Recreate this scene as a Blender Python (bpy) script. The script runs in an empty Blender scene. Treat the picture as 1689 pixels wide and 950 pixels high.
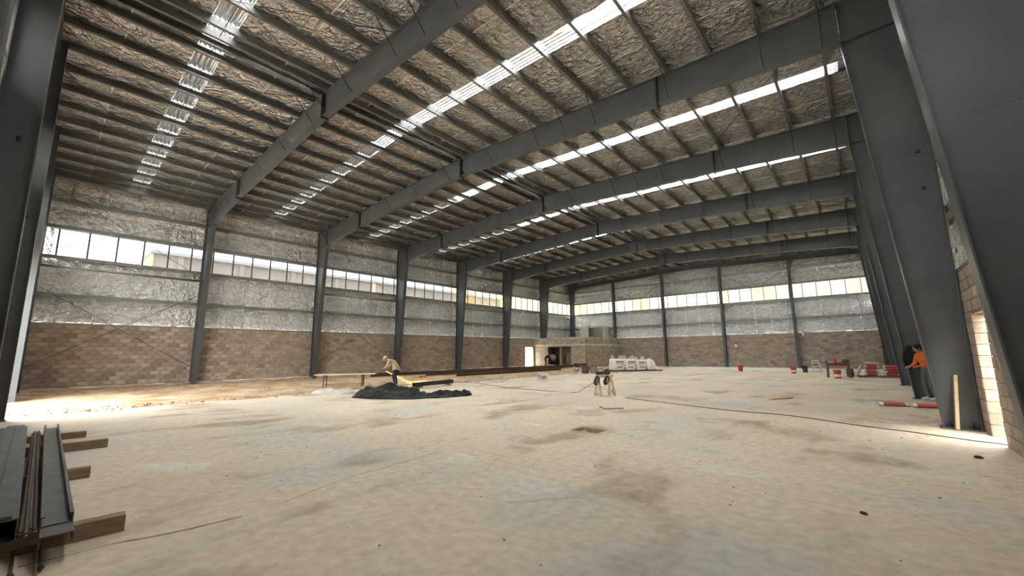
import bpy, bmesh, math, random
from mathutils import Vector, Matrix, noise as mnoise
random.seed(7)
R = math.radians
SC = bpy.context.scene
COL = SC.collection

# ------------------------------------------------------------------ camera
F_PX, YAW, PITCH, ROLL = 666.04, R(40.8805), R(8.5999), R(-0.5327)
fw = Vector((-math.sin(YAW)*math.cos(PITCH), math.cos(YAW)*math.cos(PITCH), math.sin(PITCH)))
rt0 = Vector((math.cos(YAW), math.sin(YAW), 0)); up0 = rt0.cross(fw)
rt = rt0*math.cos(ROLL)+up0*math.sin(ROLL); up = -rt0*math.sin(ROLL)+up0*math.cos(ROLL)
cd = bpy.data.cameras.new('camera'); cam = bpy.data.objects.new('camera', cd); COL.objects.link(cam)
cam.matrix_world = Matrix(((rt.x, up.x, -fw.x, 26.3094), (rt.y, up.y, -fw.y, 0.0), (rt.z, up.z, -fw.z, 1.455), (0, 0, 0, 1)))
cd.sensor_width = 36; cd.lens = F_PX*36/1689; cd.shift_y = 6.665/1689; cd.clip_start = .05; cd.clip_end = 500
SC.camera = cam

# ------------------------------------------------------------------ sky (overcast: zenith three times the horizon)
wd = bpy.data.worlds.new('overcast_sky'); SC.world = wd; wd.use_nodes = True
nt = wd.node_tree; nt.nodes.clear()
tc = nt.nodes.new('ShaderNodeTexCoord'); sx = nt.nodes.new('ShaderNodeSeparateXYZ'); mr = nt.nodes.new('ShaderNodeMapRange')
cr = nt.nodes.new('ShaderNodeValToRGB'); bg = nt.nodes.new('ShaderNodeBackground'); wo = nt.nodes.new('ShaderNodeOutputWorld')
nt.links.new(tc.outputs['Generated'], sx.inputs[0]); nt.links.new(sx.outputs['Z'], mr.inputs['Value'])
mr.inputs['From Min'].default_value = 0; mr.inputs['From Max'].default_value = 1
nt.links.new(mr.outputs[0], cr.inputs[0]); nt.links.new(cr.outputs[0], bg.inputs[0]); nt.links.new(bg.outputs[0], wo.inputs[0])
cr.color_ramp.elements[0].color = (.25, .275, .29, 1); cr.color_ramp.elements[1].color = (1.0, .965, .90, 1)
SKY = 12.0
bg.inputs[1].default_value = SKY

# sampling portals at the openings (they give no light of their own)
def portal(loc, rot, sx_, sy_):
    l = bpy.data.lights.new('sky_portal', 'AREA'); l.shape = 'RECTANGLE'; l.size = sx_; l.size_y = sy_
    l.cycles.is_portal = True
    o = bpy.data.objects.new('sky_portal', l); COL.objects.link(o); o.location = loc; o.rotation_euler = rot
YF = [-.77+6*k for k in range(8)]
for k in range(7): portal((13.758, YF[k]+3, 10.42), (0, 0, 0), 27, .9)
portal((-.5, 20.2, 6.53), (0, R(-90), 0), 1.4, 42.5)
portal((28.1, 20.2, 6.53), (0, R(90), 0), 1.4, 42.5)
portal((13.758, 42.1, 6.4), (R(-90), 0, 0), 27.5, 1.5)
portal((13.758, -1.4, 6.4), (R(90), 0, 0), 27.5, 1.5)
portal((8.2, -1.4, 2.35), (R(90), 0, 0), 5.4, 4.8)
portal((28.2, 10.1, 1.02), (0, R(90), 0), 2.1, 1.1)
portal((-.6, 33.3, 1.02), (0, R(-90), 0), 2.1, 1.5)

vs = SC.view_settings; vs.view_transform = 'Standard'; vs.look = 'None'; vs.gamma = 1; vs.use_curve_mapping = False
vs.exposure = 1.5
cy = SC.cycles
cy.max_bounces = 10; cy.diffuse_bounces = 6; cy.glossy_bounces = 5; cy.transparent_max_bounces = 12; cy.transmission_bounces = 4
cy.use_denoising = True; cy.sample_clamp_indirect = 12; cy.caustics_reflective = True; cy.caustics_refractive = False

# ------------------------------------------------------------------ materials
def srgb(r, g, b):
    return tuple(((c/255)/12.92 if c/255 <= .04045 else ((c/255+.055)/1.055)**2.4) for c in (r, g, b))+(1,)
MATS = {}
def mat(name, col, rough=.6, metal=0., col2=None, scale=3., detail=4., lo=.35, hi=.65, bump=0., bscale=20., spec=.5, tone=False, stretch=None, emit=0.):
    m = bpy.data.materials.new(name); m.use_nodes = True; n = m.node_tree; b = n.nodes['Principled BSDF']
    b.inputs['Roughness'].default_value = rough; b.inputs['Metallic'].default_value = metal; b.inputs['Specular IOR Level'].default_value = spec
    c1 = col if len(col) == 4 else (*col, 1)
    t = n.nodes.new('ShaderNodeTexCoord'); mp = n.nodes.new('ShaderNodeMapping'); n.links.new(t.outputs['Object'], mp.inputs[0])
    if stretch: mp.inputs['Scale'].default_value = stretch
    last = None
    if col2 is not None:
        c2 = col2 if len(col2) == 4 else (*col2, 1)
        ns = n.nodes.new('ShaderNodeTexNoise'); ns.inputs['Scale'].default_value = scale; ns.inputs['Detail'].default_value = detail
        n.links.new(mp.outputs[0], ns.inputs['Vector'])
        rp = n.nodes.new('ShaderNodeValToRGB'); rp.color_ramp.elements[0].position = lo; rp.color_ramp.elements[1].position = hi
        rp.color_ramp.elements[0].color = c1; rp.color_ramp.elements[1].color = c2
        n.links.new(ns.outputs[0], rp.inputs[0]); last = rp.outputs[0]
    else:
        g = n.nodes.new('ShaderNodeRGB'); g.outputs[0].default_value = c1; last = g.outputs[0]
    if tone:
        at = n.nodes.new('ShaderNodeAttribute'); at.attribute_name = 'tone'
        mx = n.nodes.new('ShaderNodeMix'); mx.data_type = 'RGBA'; mx.blend_type = 'MULTIPLY'; mx.inputs[0].default_value = 1
        n.links.new(last, mx.inputs[6]); n.links.new(at.outputs['Color'], mx.inputs[7]); last = mx.outputs[2]
    n.links.new(last, b.inputs['Base Color'])
    if bump:
        nb = n.nodes.new('ShaderNodeTexNoise'); nb.inputs['Scale'].default_value = bscale; nb.inputs['Detail'].default_value = 3
        n.links.new(mp.outputs[0], nb.inputs['Vector'])
        bp = n.nodes.new('ShaderNodeBump'); bp.inputs['Strength'].default_value = bump; bp.inputs['Distance'].default_value = .02
        n.links.new(nb.outputs[0], bp.inputs['Height']); n.links.new(bp.outputs[0], b.inputs['Normal'])
    if emit:
        b.inputs['Emission Color'].default_value = c1; b.inputs['Emission Strength'].default_value = emit
    MATS[name] = m
    return m

paint = mat('dark_grey_steel_paint', (.070, .078, .086), .40, 0., (.086, .092, .096), 1.5, bump=.02, bscale=6)
galv = mat('galvanised_steel', (.135, .135, .128), .45, .25, (.18, .178, .17), 5, bump=.04, bscale=30)
girtm = mat('girt_grey_steel', (.24, .25, .25), .45, .55, (.30, .31, .30), 4)
darkrod = mat('dark_rod_steel', (.035, .035, .035), .5, .3)
rust = mat('rusty_steel', (.10, .065, .045), .7, .2, (.16, .10, .07), 9, bump=.2)
rawsteel = mat('raw_grey_steel', (.10, .094, .085), .5, .5, (.15, .138, .125), 5, bump=.08, bscale=12)
blackbeam = mat('black_steel_tube', (.02, .022, .022), .5, .1)
brickm = mat('brown_concrete_block', (.365, .285, .23), .9, 0., (.46, .37, .305), 6, bump=.4, bscale=45, tone=True, spec=.2)
greyblockm = mat('grey_concrete_block', (.40, .35, .29), .9, 0., (.48, .42, .35), 5, bump=.4, bscale=45, tone=True, spec=.2)
mortar = mat('mortar', (.19, .15, .115), .95, 0., (.30, .245, .19), 12, bump=.5, bscale=60, spec=.2)
concm = mat('pale_concrete', (.50, .47, .42), .85, 0., (.60, .57, .52), 3, bump=.15, spec=.3)
cladm = mat('grey_cladding_sheet', (.35, .36, .36), .5, .5)
timber = mat('weathered_timber', (.20, .14, .09), .85, 0., (.29, .21, .14), 5, stretch=(1, 1, 8), bump=.2)
palewood = mat('pale_new_timber', (.56, .42, .25), .75, 0., (.66, .52, .33), 6, stretch=(8, 8, 1), bump=.1)
tarpm = mat('black_plastic_sheet', (.004, .004, .004), .33, 0., (.007, .007, .007), 4, bump=.35, bscale=6, spec=.18)
whiteplas = mat('white_woven_plastic', (.82, .80, .76), .75, 0., (.74, .71, .66), 12, bump=.25, bscale=30)
oldsack = mat('dusty_white_sack', (.50, .48, .42), .8, 0., (.42, .39, .33), 6, bump=.3, bscale=20)
redplas = mat('red_plastic', (.55, .045, .02), .4)
blackplas = mat('dark_grey_plastic', (.04, .04, .04), .45)
whitechair = mat('white_plastic', (.72, .70, .66), .4)
redwood = mat('reddish_brown_wood', (.16, .06, .04), .6, 0., (.22, .09, .06), 8)
paperbag = mat('beige_paper_sack', (.52, .40, .28), .85, 0., (.62, .50, .38), 8, bump=.3, bscale=25)
redpaper = mat('red_paper_sack', (.42, .06, .045), .8, 0., (.50, .10, .08), 9, bump=.3, bscale=25)
skin = mat('skin', (.33, .18, .11), .55)
jacket = mat('beige_jacket_cloth', (.42, .33, .22), .9, 0., (.36, .28, .19), 9, bump=.3, bscale=30)
navy = mat('navy_trouser_cloth', (.015, .02, .045), .9, bump=.2)
blackcloth = mat('black_cloth', (.008, .008, .009), .9, bump=.2)
orange = mat('orange_shirt_cloth', (.62, .14, .02), .85, bump=.2)
greycloth = mat('grey_green_trouser_cloth', (.10, .12, .11), .9, bump=.2)
capm = mat('pale_cap_cloth', (.62, .57, .48), .9)
shoe = mat('dark_boot_leather', (.03, .025, .02), .6)
whiteshoe = mat('white_shoe', (.65, .62, .58), .6)
cable = mat('black_cable_rubber', (.012, .012, .012), .6)
stone = mat('grey_rubble', (.30, .25, .20), .95, 0., (.42, .36, .29), 7, bump=.4)
clay = mat('orange_clay_brick', (.42, .17, .09), .9, 0., (.50, .22, .12), 8)
spark = mat('glowing_spark', (1.0, .50, .12), .5, emit=3.5)
bulb = mat('white_lamp_glass', (.85, .85, .85), .3)
greenpaint = mat('green_door_paint', (.12, .17, .10), .5)
printred = mat('red_print', (.55, .14, .10), .8)
printgrey = mat('grey_print', (.16, .18, .18), .8)
nbwall = mat('neighbour_brown_wall', (.26, .21, .18), .9, 0., (.33, .27, .23), .6)
nbcream = mat('neighbour_cream_render', (.62, .50, .30), .9)
outg = mat('outside_pale_ground', (.50, .45, .38), .95, 0., (.58, .53, .45), .8)
mixer_m = mat('mixer_grey_paint', (.22, .22, .21), .5, .2)

def foil_material(name, col, rough, stretch, big, fine):
    m = bpy.data.materials.new(name); m.use_nodes = True; n = m.node_tree; b = n.nodes['Principled BSDF']
    b.inputs['Metallic'].default_value = 1; b.inputs['Roughness'].default_value = rough
    b.inputs['Base Color'].default_value = (*col, 1)
    g = n.nodes.new('ShaderNodeNewGeometry'); prev = None
    for sc, det, dist, st, dis, stren in ((3.2, 4, 1.6, (1, 1, 1), big, 1.0), (1.0, 3, .8, stretch, fine*1.6, .9), (24, 3, 1.0, (1, 1, 1), fine, .8)):
        mp = n.nodes.new('ShaderNodeMapping'); mp.inputs['Scale'].default_value = st; n.links.new(g.outputs['Position'], mp.inputs[0])
        t = n.nodes.new('ShaderNodeTexNoise'); t.inputs['Scale'].default_value = sc; t.inputs['Detail'].default_value = det; t.inputs['Distortion'].default_value = dist
        n.links.new(mp.outputs[0], t.inputs['Vector'])
        bp = n.nodes.new('ShaderNodeBump'); bp.inputs['Strength'].default_value = stren; bp.inputs['Distance'].default_value = dis
        n.links.new(t.outputs[0], bp.inputs['Height'])
        if prev: n.links.new(prev, bp.inputs['Normal'])
        prev = bp.outputs[0]
    n.links.new(prev, b.inputs['Normal'])
    return m
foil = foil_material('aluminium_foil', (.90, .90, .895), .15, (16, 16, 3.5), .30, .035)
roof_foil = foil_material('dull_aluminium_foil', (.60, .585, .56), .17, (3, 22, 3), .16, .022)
tape = mat('silver_seam_tape', (.80, .79, .77), .3, .85)

def sheet_material(name, tint, clear):
    m = bpy.data.materials.new(name); m.use_nodes = True; n = m.node_tree; n.nodes.clear()
    o = n.nodes.new('ShaderNodeOutputMaterial'); tr = n.nodes.new('ShaderNodeBsdfTransparent'); tl = n.nodes.new('ShaderNodeBsdfTranslucent')
    gl = n.nodes.new('ShaderNodeBsdfGlossy'); gl.inputs['Roughness'].default_value = .25
    mx = n.nodes.new('ShaderNodeMixShader'); m2 = n.nodes.new('ShaderNodeMixShader'); fr = n.nodes.new('ShaderNodeFresnel'); fr.inputs[0].default_value = 1.3
    tr.inputs[0].default_value = (*tint, 1); tl.inputs[0].default_value = (*tint, 1); mx.inputs[0].default_value = 1-clear
    n.links.new(tr.outputs[0], mx.inputs[1]); n.links.new(tl.outputs[0], mx.inputs[2])
    n.links.new(fr.outputs[0], m2.inputs[0]); n.links.new(mx.outputs[0], m2.inputs[1]); n.links.new(gl.outputs[0], m2.inputs[2])
    n.links.new(m2.outputs[0], o.inputs[0])
    return m
glass_clear = sheet_material('clear_polycarbonate', (.15, .16, .165), .92)
glass_white = sheet_material('white_polycarbonate', (.17, .165, .14), .8)
glass_cream = sheet_material('cream_polycarbonate', (.17, .152, .095), .8)
glass_yellow = sheet_material('yellowed_polycarbonate', (.165, .138, .07), .8)
glass_extra_clear = sheet_material('extra_clear_polycarbonate', (.72, .72, .70), .7)  # unseen near gable panes, made clearer to light the columns close by
glass_sky = sheet_material('skylight_polycarbonate', (.88, .94, .97), .25)

def floor_material():
    m = bpy.data.materials.new('dusty_concrete_floor'); m.use_nodes = True; n = m.node_tree; b = n.nodes['Principled BSDF']
    b.inputs['Specular IOR Level'].default_value = .35
    g = n.nodes.new('ShaderNodeNewGeometry')
    def noise_(sc, det, dist=0., st=None):
        t = n.nodes.new('ShaderNodeTexNoise'); t.inputs['Scale'].default_value = sc; t.inputs['Detail'].default_value = det; t.inputs['Distortion'].default_value = dist
        mp = n.nodes.new('ShaderNodeMapping'); n.links.new(g.outputs['Position'], mp.inputs[0]); n.links.new(mp.outputs[0], t.inputs['Vector'])
        if st: mp.inputs['Scale'].default_value = st
        return t.outputs[0]
    def ramp(src, a, c, p0, p1):
        r = n.nodes.new('ShaderNodeValToRGB'); r.color_ramp.elements[0].position = p0; r.color_ramp.elements[1].position = p1
        r.color_ramp.elements[0].color = a; r.color_ramp.elements[1].color = c; n.links.new(src, r.inputs[0]); return r.outputs[0]
    def mix(f, a, c, mode='MIX'):
        x = n.nodes.new('ShaderNodeMix'); x.data_type = 'RGBA'; x.blend_type = mode
        for s, i in ((f, 0), (a, 6), (c, 7)):
            if isinstance(s, (int, float)): x.inputs[i].default_value = s
            elif isinstance(s, tuple): x.inputs[i].default_value = s
            else: n.links.new(s, x.inputs[i])
        return x.outputs[2]
    base = ramp(noise_(.22, 5), (.58, .475, .365, 1), (.68, .565, .44, 1), .36, .64)
    grey = ramp(noise_(.5, 5, .1), (0, 0, 0, 1), (1, 1, 1, 1), .50, .66)
    c = mix(grey, base, (.55, .50, .435, 1))
    stain = ramp(noise_(.8, 9, .25, (1, .6, 1)), (0, 0, 0, 1), (.85, .85, .85, 1), .545, .66)
    c = mix(stain, c, (.33, .255, .18, 1))
    scrape = ramp(noise_(1.1, 9, .4, (.6, 1, 1)), (0, 0, 0, 1), (.7, .7, .7, 1), .60, .70)
    c = mix(scrape, c, (.66, .61, .53, 1))
    damp = ramp(noise_(.11, 3, .3), (0, 0, 0, 1), (.5, .5, .5, 1), .55, .72)
    c = mix(damp, c, (.42, .36, .29, 1))
    fine = ramp(noise_(9, 6), (.80, .80, .80, 1), (1.06, 1.06, 1.06, 1), .3, .7)
    c = mix(1.0, c, fine, 'MULTIPLY')
    speck = ramp(noise_(38, 2), (1, 1, 1, 1), (.55, .5, .45, 1), .70, .74)
    c = mix(1.0, c, speck, 'MULTIPLY')
    n.links.new(c, b.inputs['Base Color'])
    n.links.new(ramp(noise_(.6, 4), (.50, .50, .50, 1), (.78, .78, .78, 1), .35, .65), b.inputs['Roughness'])
    bp = n.nodes.new('ShaderNodeBump'); bp.inputs['Strength'].default_value = .12; bp.inputs['Distance'].default_value = .006
    n.links.new(noise_(30, 6), bp.inputs['Height']); n.links.new(bp.outputs[0], b.inputs['Normal'])
    return m
floorm = floor_material()
dirtm = mat('loose_brown_earth', (.34, .215, .12), .95, 0., (.50, .38, .26), 1.1, 7, .38, .62, bump=.7, bscale=16, spec=.15)
palefloor = mat('pale_floor_band', (.62, .62, .61), .55, 0., (.70, .70, .69), .8)
crackm = mat('dark_joint_dirt', (.12, .10, .08), .95, 0., (.22, .18, .14), 6)

# ------------------------------------------------------------------ mesh helpers
class MB:
    def __init__(s): s.v = []; s.f = []; s.t = []
    def add(s, v, f, tone=None):
        o = len(s.v); s.v += [tuple(p) for p in v]; s.f += [tuple(i+o for i in q) for q in f]
        if tone is not None: s.t += [tone]*len(f)
        return s
    def box(s, x0, y0, z0, x1, y1, z1, tone=None):
        return s.add([(x0, y0, z0), (x1, y0, z0), (x1, y1, z0), (x0, y1, z0), (x0, y0, z1), (x1, y0, z1), (x1, y1, z1), (x0, y1, z1)],
                     [(0, 3, 2, 1), (4, 5, 6, 7), (0, 1, 5, 4), (1, 2, 6, 5), (2, 3, 7, 6), (3, 0, 4, 7)], tone)
    def prism(s, poly, y0, y1, ax='y'):
        n = len(poly)
        P = (lambda a, b, c: (a, c, b)) if ax == 'y' else ((lambda a, b, c: (c, a, b)) if ax == 'x' else (lambda a, b, c: (a, b, c)))
        v = [P(a, b, y0) for a, b in poly]+[P(a, b, y1) for a, b in poly]
        return s.add(v, [tuple(range(n)), tuple(range(2*n-1, n-1, -1))]+[(i, i+n, (i+1) % n+n, (i+1) % n) for i in range(n)])
    def tube(s, pts, r, n=6, cap=True):
        pts = [Vector(p) for p in pts]; m = len(pts); rs = r if isinstance(r, (list, tuple)) else [r]*m
        vs_ = []; ref = None
        for i, p in enumerate(pts):
            d = (pts[min(i+1, m-1)]-pts[max(i-1, 0)]).normalized()
            if ref is None: ref = Vector((0, 0, 1)) if abs(d.z) < .9 else Vector((1, 0, 0))
            a = d.cross(ref).normalized(); b = a.cross(d).normalized(); ref = b
            for j in range(n):
                t = 2*math.pi*j/n; vs_.append(p+(a*math.cos(t)+b*math.sin(t))*rs[i])
        fs = [(i*n+j, i*n+(j+1) % n, (i+1)*n+(j+1) % n, (i+1)*n+j) for i in range(m-1) for j in range(n)]
        if cap: fs += [tuple(range(n-1, -1, -1)), tuple(range((m-1)*n, m*n))]
        return s.add(vs_, fs)
    def lathe(s, prof, n=16, c=(0, 0, 0)):
        v = [(c[0]+r*math.cos(2*math.pi*j/n), c[1]+r*math.sin(2*math.pi*j/n), c[2]+z) for r, z in prof for j in range(n)]
        m = len(prof)
        fs = [(i*n+j, i*n+(j+1) % n, (i+1)*n+(j+1) % n, (i+1)*n+j) for i in range(m-1) for j in range(n)]
        fs += [tuple(range(n-1, -1, -1)), tuple(range((m-1)*n, m*n))]
        return s.add(v, fs)
    def bar(s, a, b, w, h, upv=(0, 0, 1)):
        a = Vector(a); b = Vector(b); d = (b-a).normalized(); u = Vector(upv)
        sd = d.cross(u).normalized()*w/2; uu = sd.cross(d).normalized()*h/2
        v = [p+q for p in (a, b) for q in (-sd-uu, sd-uu, sd+uu, -sd+uu)]
        return s.add(v, [(0, 1, 2, 3), (7, 6, 5, 4), (0, 4, 5, 1), (1, 5, 6, 2), (2, 6, 7, 3), (3, 7, 4, 0)])
    def ball(s, c, r, n=8, m=6, fn=None):
        v = []
        for i in range(m+1):
            th = math.pi*i/m
            for j in range(n):
                ph = 2*math.pi*j/n; p = Vector((math.sin(th)*math.cos(ph), math.sin(th)*math.sin(ph), math.cos(th)))
                k = fn(p) if fn else 1
                rr = r if isinstance(r, (tuple, list)) else (r, r, r)
                v.append((c[0]+p.x*rr[0]*k, c[1]+p.y*rr[1]*k, c[2]+p.z*rr[2]*k))
        return s.add(v, [(i*n+j, (i+1)*n+j, (i+1)*n+(j+1) % n, i*n+(j+1) % n) for i in range(m) for j in range(n)])
    def mesh(s, name, material, smooth=False):
        me = bpy.data.meshes.new(name); me.from_pydata(s.v, [], s.f)
        for m in (material if isinstance(material, list) else [material]): me.materials.append(m)
        if s.t:
            at = me.color_attributes.new('tone', 'FLOAT_COLOR', 'CORNER'); i = 0
            for p, t in zip(me.polygons, s.t):
                for l in p.loop_indices: at.data[l].color = (t[0], t[1], t[2], 1)
        bm = bmesh.new(); bm.from_mesh(me); bmesh.ops.recalc_face_normals(bm, faces=bm.faces); bm.to_mesh(me); bm.free()
        if smooth:
            for p in me.polygons: p.use_smooth = True
        me.update(); return me
def link(name, me, parent=None, loc=None, rotz=0., rot=None):
    o = bpy.data.objects.new(name, me); COL.objects.link(o)
    if parent: o.parent = parent
    if loc is not None: o.location = loc
    if rot is not None: o.rotation_euler = rot
    elif rotz: o.rotation_euler = (0, 0, rotz)
    return o
def obj(name, mb, material, parent=None, loc=None, rotz=0., smooth=False, rot=None):
    return link(name, mb.mesh(name, material, smooth), parent, loc, rotz, rot)
def tag(o, label=None, cat=None, group=None, kind=None):
    if label: o['label'] = label
    if cat: o['category'] = cat
    if group: o['group'] = group
    if kind: o['kind'] = kind
    return o
def thing(name, label, cat, loc=(0, 0, 0), rotz=0., group=None, kind=None):
    return tag(link(name, None, None, loc, rotz), label, cat, group, kind)
def copy_tree(o, parent=None):
    c = o.copy(); COL.objects.link(c)
    if parent: c.parent = parent
    for ch in [x for x in bpy.data.objects if x.parent == o]: copy_tree(ch, c)
    return c
def smooth_bevel(o, w=.01, seg=2):
    b = o.modifiers.new('bevel', 'BEVEL'); b.width = w; b.segments = seg; b.limit_method = 'ANGLE'
    return o
def nz(x, y, z=0.): return mnoise.noise(Vector((x, y, z)))

XM = 13.758
def zt(x): return 9.93-.0422*abs(x-XM)     # top of the rafters
ZB, LEAF = 2.872, 6.0
XL, XR = -.12, 27.74                        # outer faces of the side columns
YN, YFAR = -.85, 41.6                       # outer faces of the gable columns
ZS0, ZS1 = 5.9, 7.15                        # window band
ORD = ['', 'first', 'second', 'third', 'fourth', 'fifth', 'sixth', 'seventh', 'eighth']

# ================================================================== STRUCTURE
# ---- floor: slab with a square drain pit, earth strip, outside ground
slab = MB()
PX0, PX1, PY0, PY1 = 21.90, 22.46, 6.76, 7.19
xa, xb, ya, yb = 9.9, 27.95, -1.1, 41.75
for x0, x1, y0, y1 in ((xa, PX0, ya, yb), (PX1, xb, ya, yb), (PX0, PX1, ya, PY0), (PX0, PX1, PY1, yb)):
    slab.box(x0, y0, -.2, x1, y1, 0)
floor = tag(obj('floor', slab, floorm), 'wide dusty bare concrete floor slab of the hall', 'floor', kind='structure')
pit = MB(); d = .30
e_ = .025
pit.box(PX0, PY0, -d, PX0+e_, PY1, -.012).box(PX1-e_, PY0, -d, PX1, PY1, -.012)
pit.box(PX0+e_, PY0, -d, PX1-e_, PY0+e_, -.012).box(PX0+e_, PY1-e_, -d, PX1-e_, PY1, -.012).box(PX0+e_, PY0+e_, -d, PX1-e_, PY1-e_, -d+.03)
pt = thing('drain_pit', 'small square open drain pit sunk in the concrete floor', 'pit', (0, 0, 0), kind='thing')
obj('pit_lining', pit, mat('pit_brown_block', (.30, .22, .14), .95, 0., (.40, .30, .20), 7, bump=.4, bscale=30), pt)
m_ = MB().ball((PX0+.10, PY1-.12, -.09), (.13, .10, .05), 9, 6, lambda p: 1+.3*nz(p.x*3, p.y*3, p.z*3))
obj('rubble_lump', m_, stone, pt)

def jointline(pts, w):
    m = MB(); random.seed(3); P = []
    for (x0, y0), (x1, y1) in zip(pts, pts[1:]):
        n_ = max(2, int(math.hypot(x1-x0, y1-y0)/.12))
        for i in range(n_): t = i/n_; P.append((x0+(x1-x0)*t+random.uniform(-.012, .012), y0+(y1-y0)*t+random.uniform(-.012, .012)))
    v = []; f = []
    for i, (x, y) in enumerate(P):
        ww = w*random.uniform(.15, 1); v += [(x-ww/2, y, .002), (x+ww/2, y, .002)]
        if i: f.append((2*i-2, 2*i-1, 2*i+1, 2*i))
    return m.add(v, f)
for pts, w in (([(21.66, .05), (21.68, .5), (21.80, 1.0), (21.85, 1.5)], .028), ([(21.75, 1.75), (21.5, 2.45), (21.38, 3.4), (21.27, 4.3)], .02), ([(23.5, 3.16), (23.95, 3.75)], .02), ([(21.9, 5.0), (21.6, 6.4), (21.4, 8.0)], .009)):
    obj('floor_joint', jointline(pts, w), crackm, floor)

random.seed(11)
dm = MB(); NX, NY = 92, 300; xs0, xs1, ys0, ys1 = -.12, 12.1, -.86, 41.6
def edge_x(y): return 10.25+.45*nz(0, y*.35, 3)+.35*math.sin(y*.23+.4)+(1.0 if y > 12.5 else 0)*min(1, (y-12.5)/2 if y > 12.5 else 0)
v = []; f = []
for j in range(NY+1):
    y = ys0+(ys1-ys0)*j/NY
    for i in range(NX+1):
        x = xs0+(xs1-xs0)*i/NX
        e = (edge_x(y)+.25*nz(x*1.5, y*1.5, 8)-x)
        h = .035+.05*nz(x*.8, y*.8, 1)+.035*nz(x*3, y*3, 2)+.02*nz(x*8, y*8, 5)
        h = max(h, -.02); k = max(0, min(1, e/.9)); h = -.03+(h+.035)*k
        if x < .6: h += .08*(1-max(0, x+.2)/.8)
        v.append((x, y, h))
for j in range(NY):
    for i in range(NX):
        a = j*(NX+1)+i; f.append((a, a+1, a+NX+2, a+NX+1))
dirt = tag(obj('earth_strip', dm.add(v, f), dirtm, smooth=True), 'strip of loose brown earth along the long block wall', 'earth', kind='stuff')
gm = MB(); random.seed(5)
for _ in range(1500):
    y = random.uniform(-.8, 33); x = random.choice([random.uniform(.1, 3.0), random.uniform(.2, 10), edge_x(y)+random.uniform(-.9, .1)])
    r = random.uniform(.012, .045)*(1.6 if random.random() < .08 else 1)
    gm.ball((x, y, .04+r*.2), (r*random.uniform(.8, 1.5), r*random.uniform(.8, 1.4), r*.7), 5, 3)
tag(obj('gravel', gm, stone), 'grey gravel and small rubble scattered over the earth strip', 'gravel', kind='stuff')
pf = MB().box(12.9, 36.0, 0, 27.76, 41.55, .012)  # lighter floor band along the foot of the far gable
tag(obj('floor_pale_band', pf, palefloor), 'pale floor band at the foot of the far gable wall', 'floor', kind='structure')
og = MB().box(-80, -60, -.4, 100, -1.1, -.12).box(-80, 41.8, -.4, 100, 110, -.12).box(-80, -1.1, -.4, -.36, 41.8, -.12).box(27.95, -1.1, -.4, 100, 41.8, -.12)
tag(obj('ground_outside', og, outg), 'pale bare ground outside the hall', 'ground', kind='structure')

# ---- steel columns
def column_parts(root, s, xo, bi, ti, detail=True):
    """s=+1: room side is +x.  xo outer face, bi inner face at base, ti inner face at the knee (local x)"""
    zk = 8.36; fwid = .12
    def X(a): return a
    top_o, top_i = zt(xo+root.location.x), zt(ti+root.location.x)
    q = .016*s
    obj('web', MB().prism([(xo+q, .03), (bi-q, .03), (ti-q, zk), (ti-q, top_i-.02), (xo+q, top_o-.02)], -.006, .006), paint, root)
    obj('outer_flange', MB().prism([(xo, .03), (xo+q, .03), (xo+q, top_o-.02), (xo, top_o-.02)], -fwid, fwid), paint, root)
    obj('inner_flange', MB().prism([(bi-q, .03), (bi, .03), (ti, zk), (ti-q, zk)], -fwid, fwid), paint, root)
    obj('cap_plate', MB().prism([(xo, top_o-.02), (ti, top_i-.02), (ti, top_i), (xo, top_o)], -fwid, fwid), paint, root)
    for y in (-1, 1):
        obj('knee_stiffener', MB().prism([(xo+q, zk-.008), (ti-q, zk-.008), (ti-q, zk+.008), (xo+q, zk+.008)], min(.006*y, .11*y), max(.006*y, .11*y)), paint, root)
    a, b = sorted((ti-.001*s, ti+.028*s))
    obj('end_plate', MB().box(a-.014, -.125, zk-.09, a+.014, .125, top_i+.05), paint, root)
    a, b = sorted((xo-.03*s, bi+.05*s))
    bpl = obj('base_plate', MB().box(a, -.16, 0.0, b, .16, .03), paint, root)
    for x in (xo+.1*s, bi-.1*s):
        for y in (-.09, .09): obj('anchor_bolt', MB().lathe([(.018, 0), (.018, .055), (.01, .055), (.01, .09)], 6, (x, y, .03)), darkrod, bpl)
    obj('weld_seam', MB().box(min(xo, bi+.12*s)+.02, -.0085, 3.55, max(xo, bi+.12*s)-.02, .0085, 3.562), paint, root)
    for z in (4.62, 5.4):
        obj('rod_lug', MB().box(xo+.22*s-.03, -.05, z, xo+.22*s+.03, .05, z+.05), darkrod, root)
def side_label(k, side):
    n = 7-k
    where = 'earth strip side' if side == 'L' else 'doorway side'
    which = 'in the far gable corner' if n == 0 else ('in the near gable corner' if k == 0 else f'{ORD[n]} before the far gable corner')
    return f'tapered dark grey steel column {which}, {where}'
for k in range(8):
    y = YF[k] if 0 < k < 7 else (-.55 if k == 0 else 41.2)
    r = thing('steel_column', side_label(k, 'L'), 'column', (0, y, 0), 0, 'portal frame columns', 'thing')
    column_parts(r, 1, XL, .36, 1.04 if 0 < k < 7 else .5)
    r = thing('steel_column', side_label(k, 'R'), 'column', (XR, y, 0), 0, 'portal frame columns', 'thing')
    column_parts(r, -1, 0, -.48, -1.15 if 0 < k < 7 else -.6)

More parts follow.
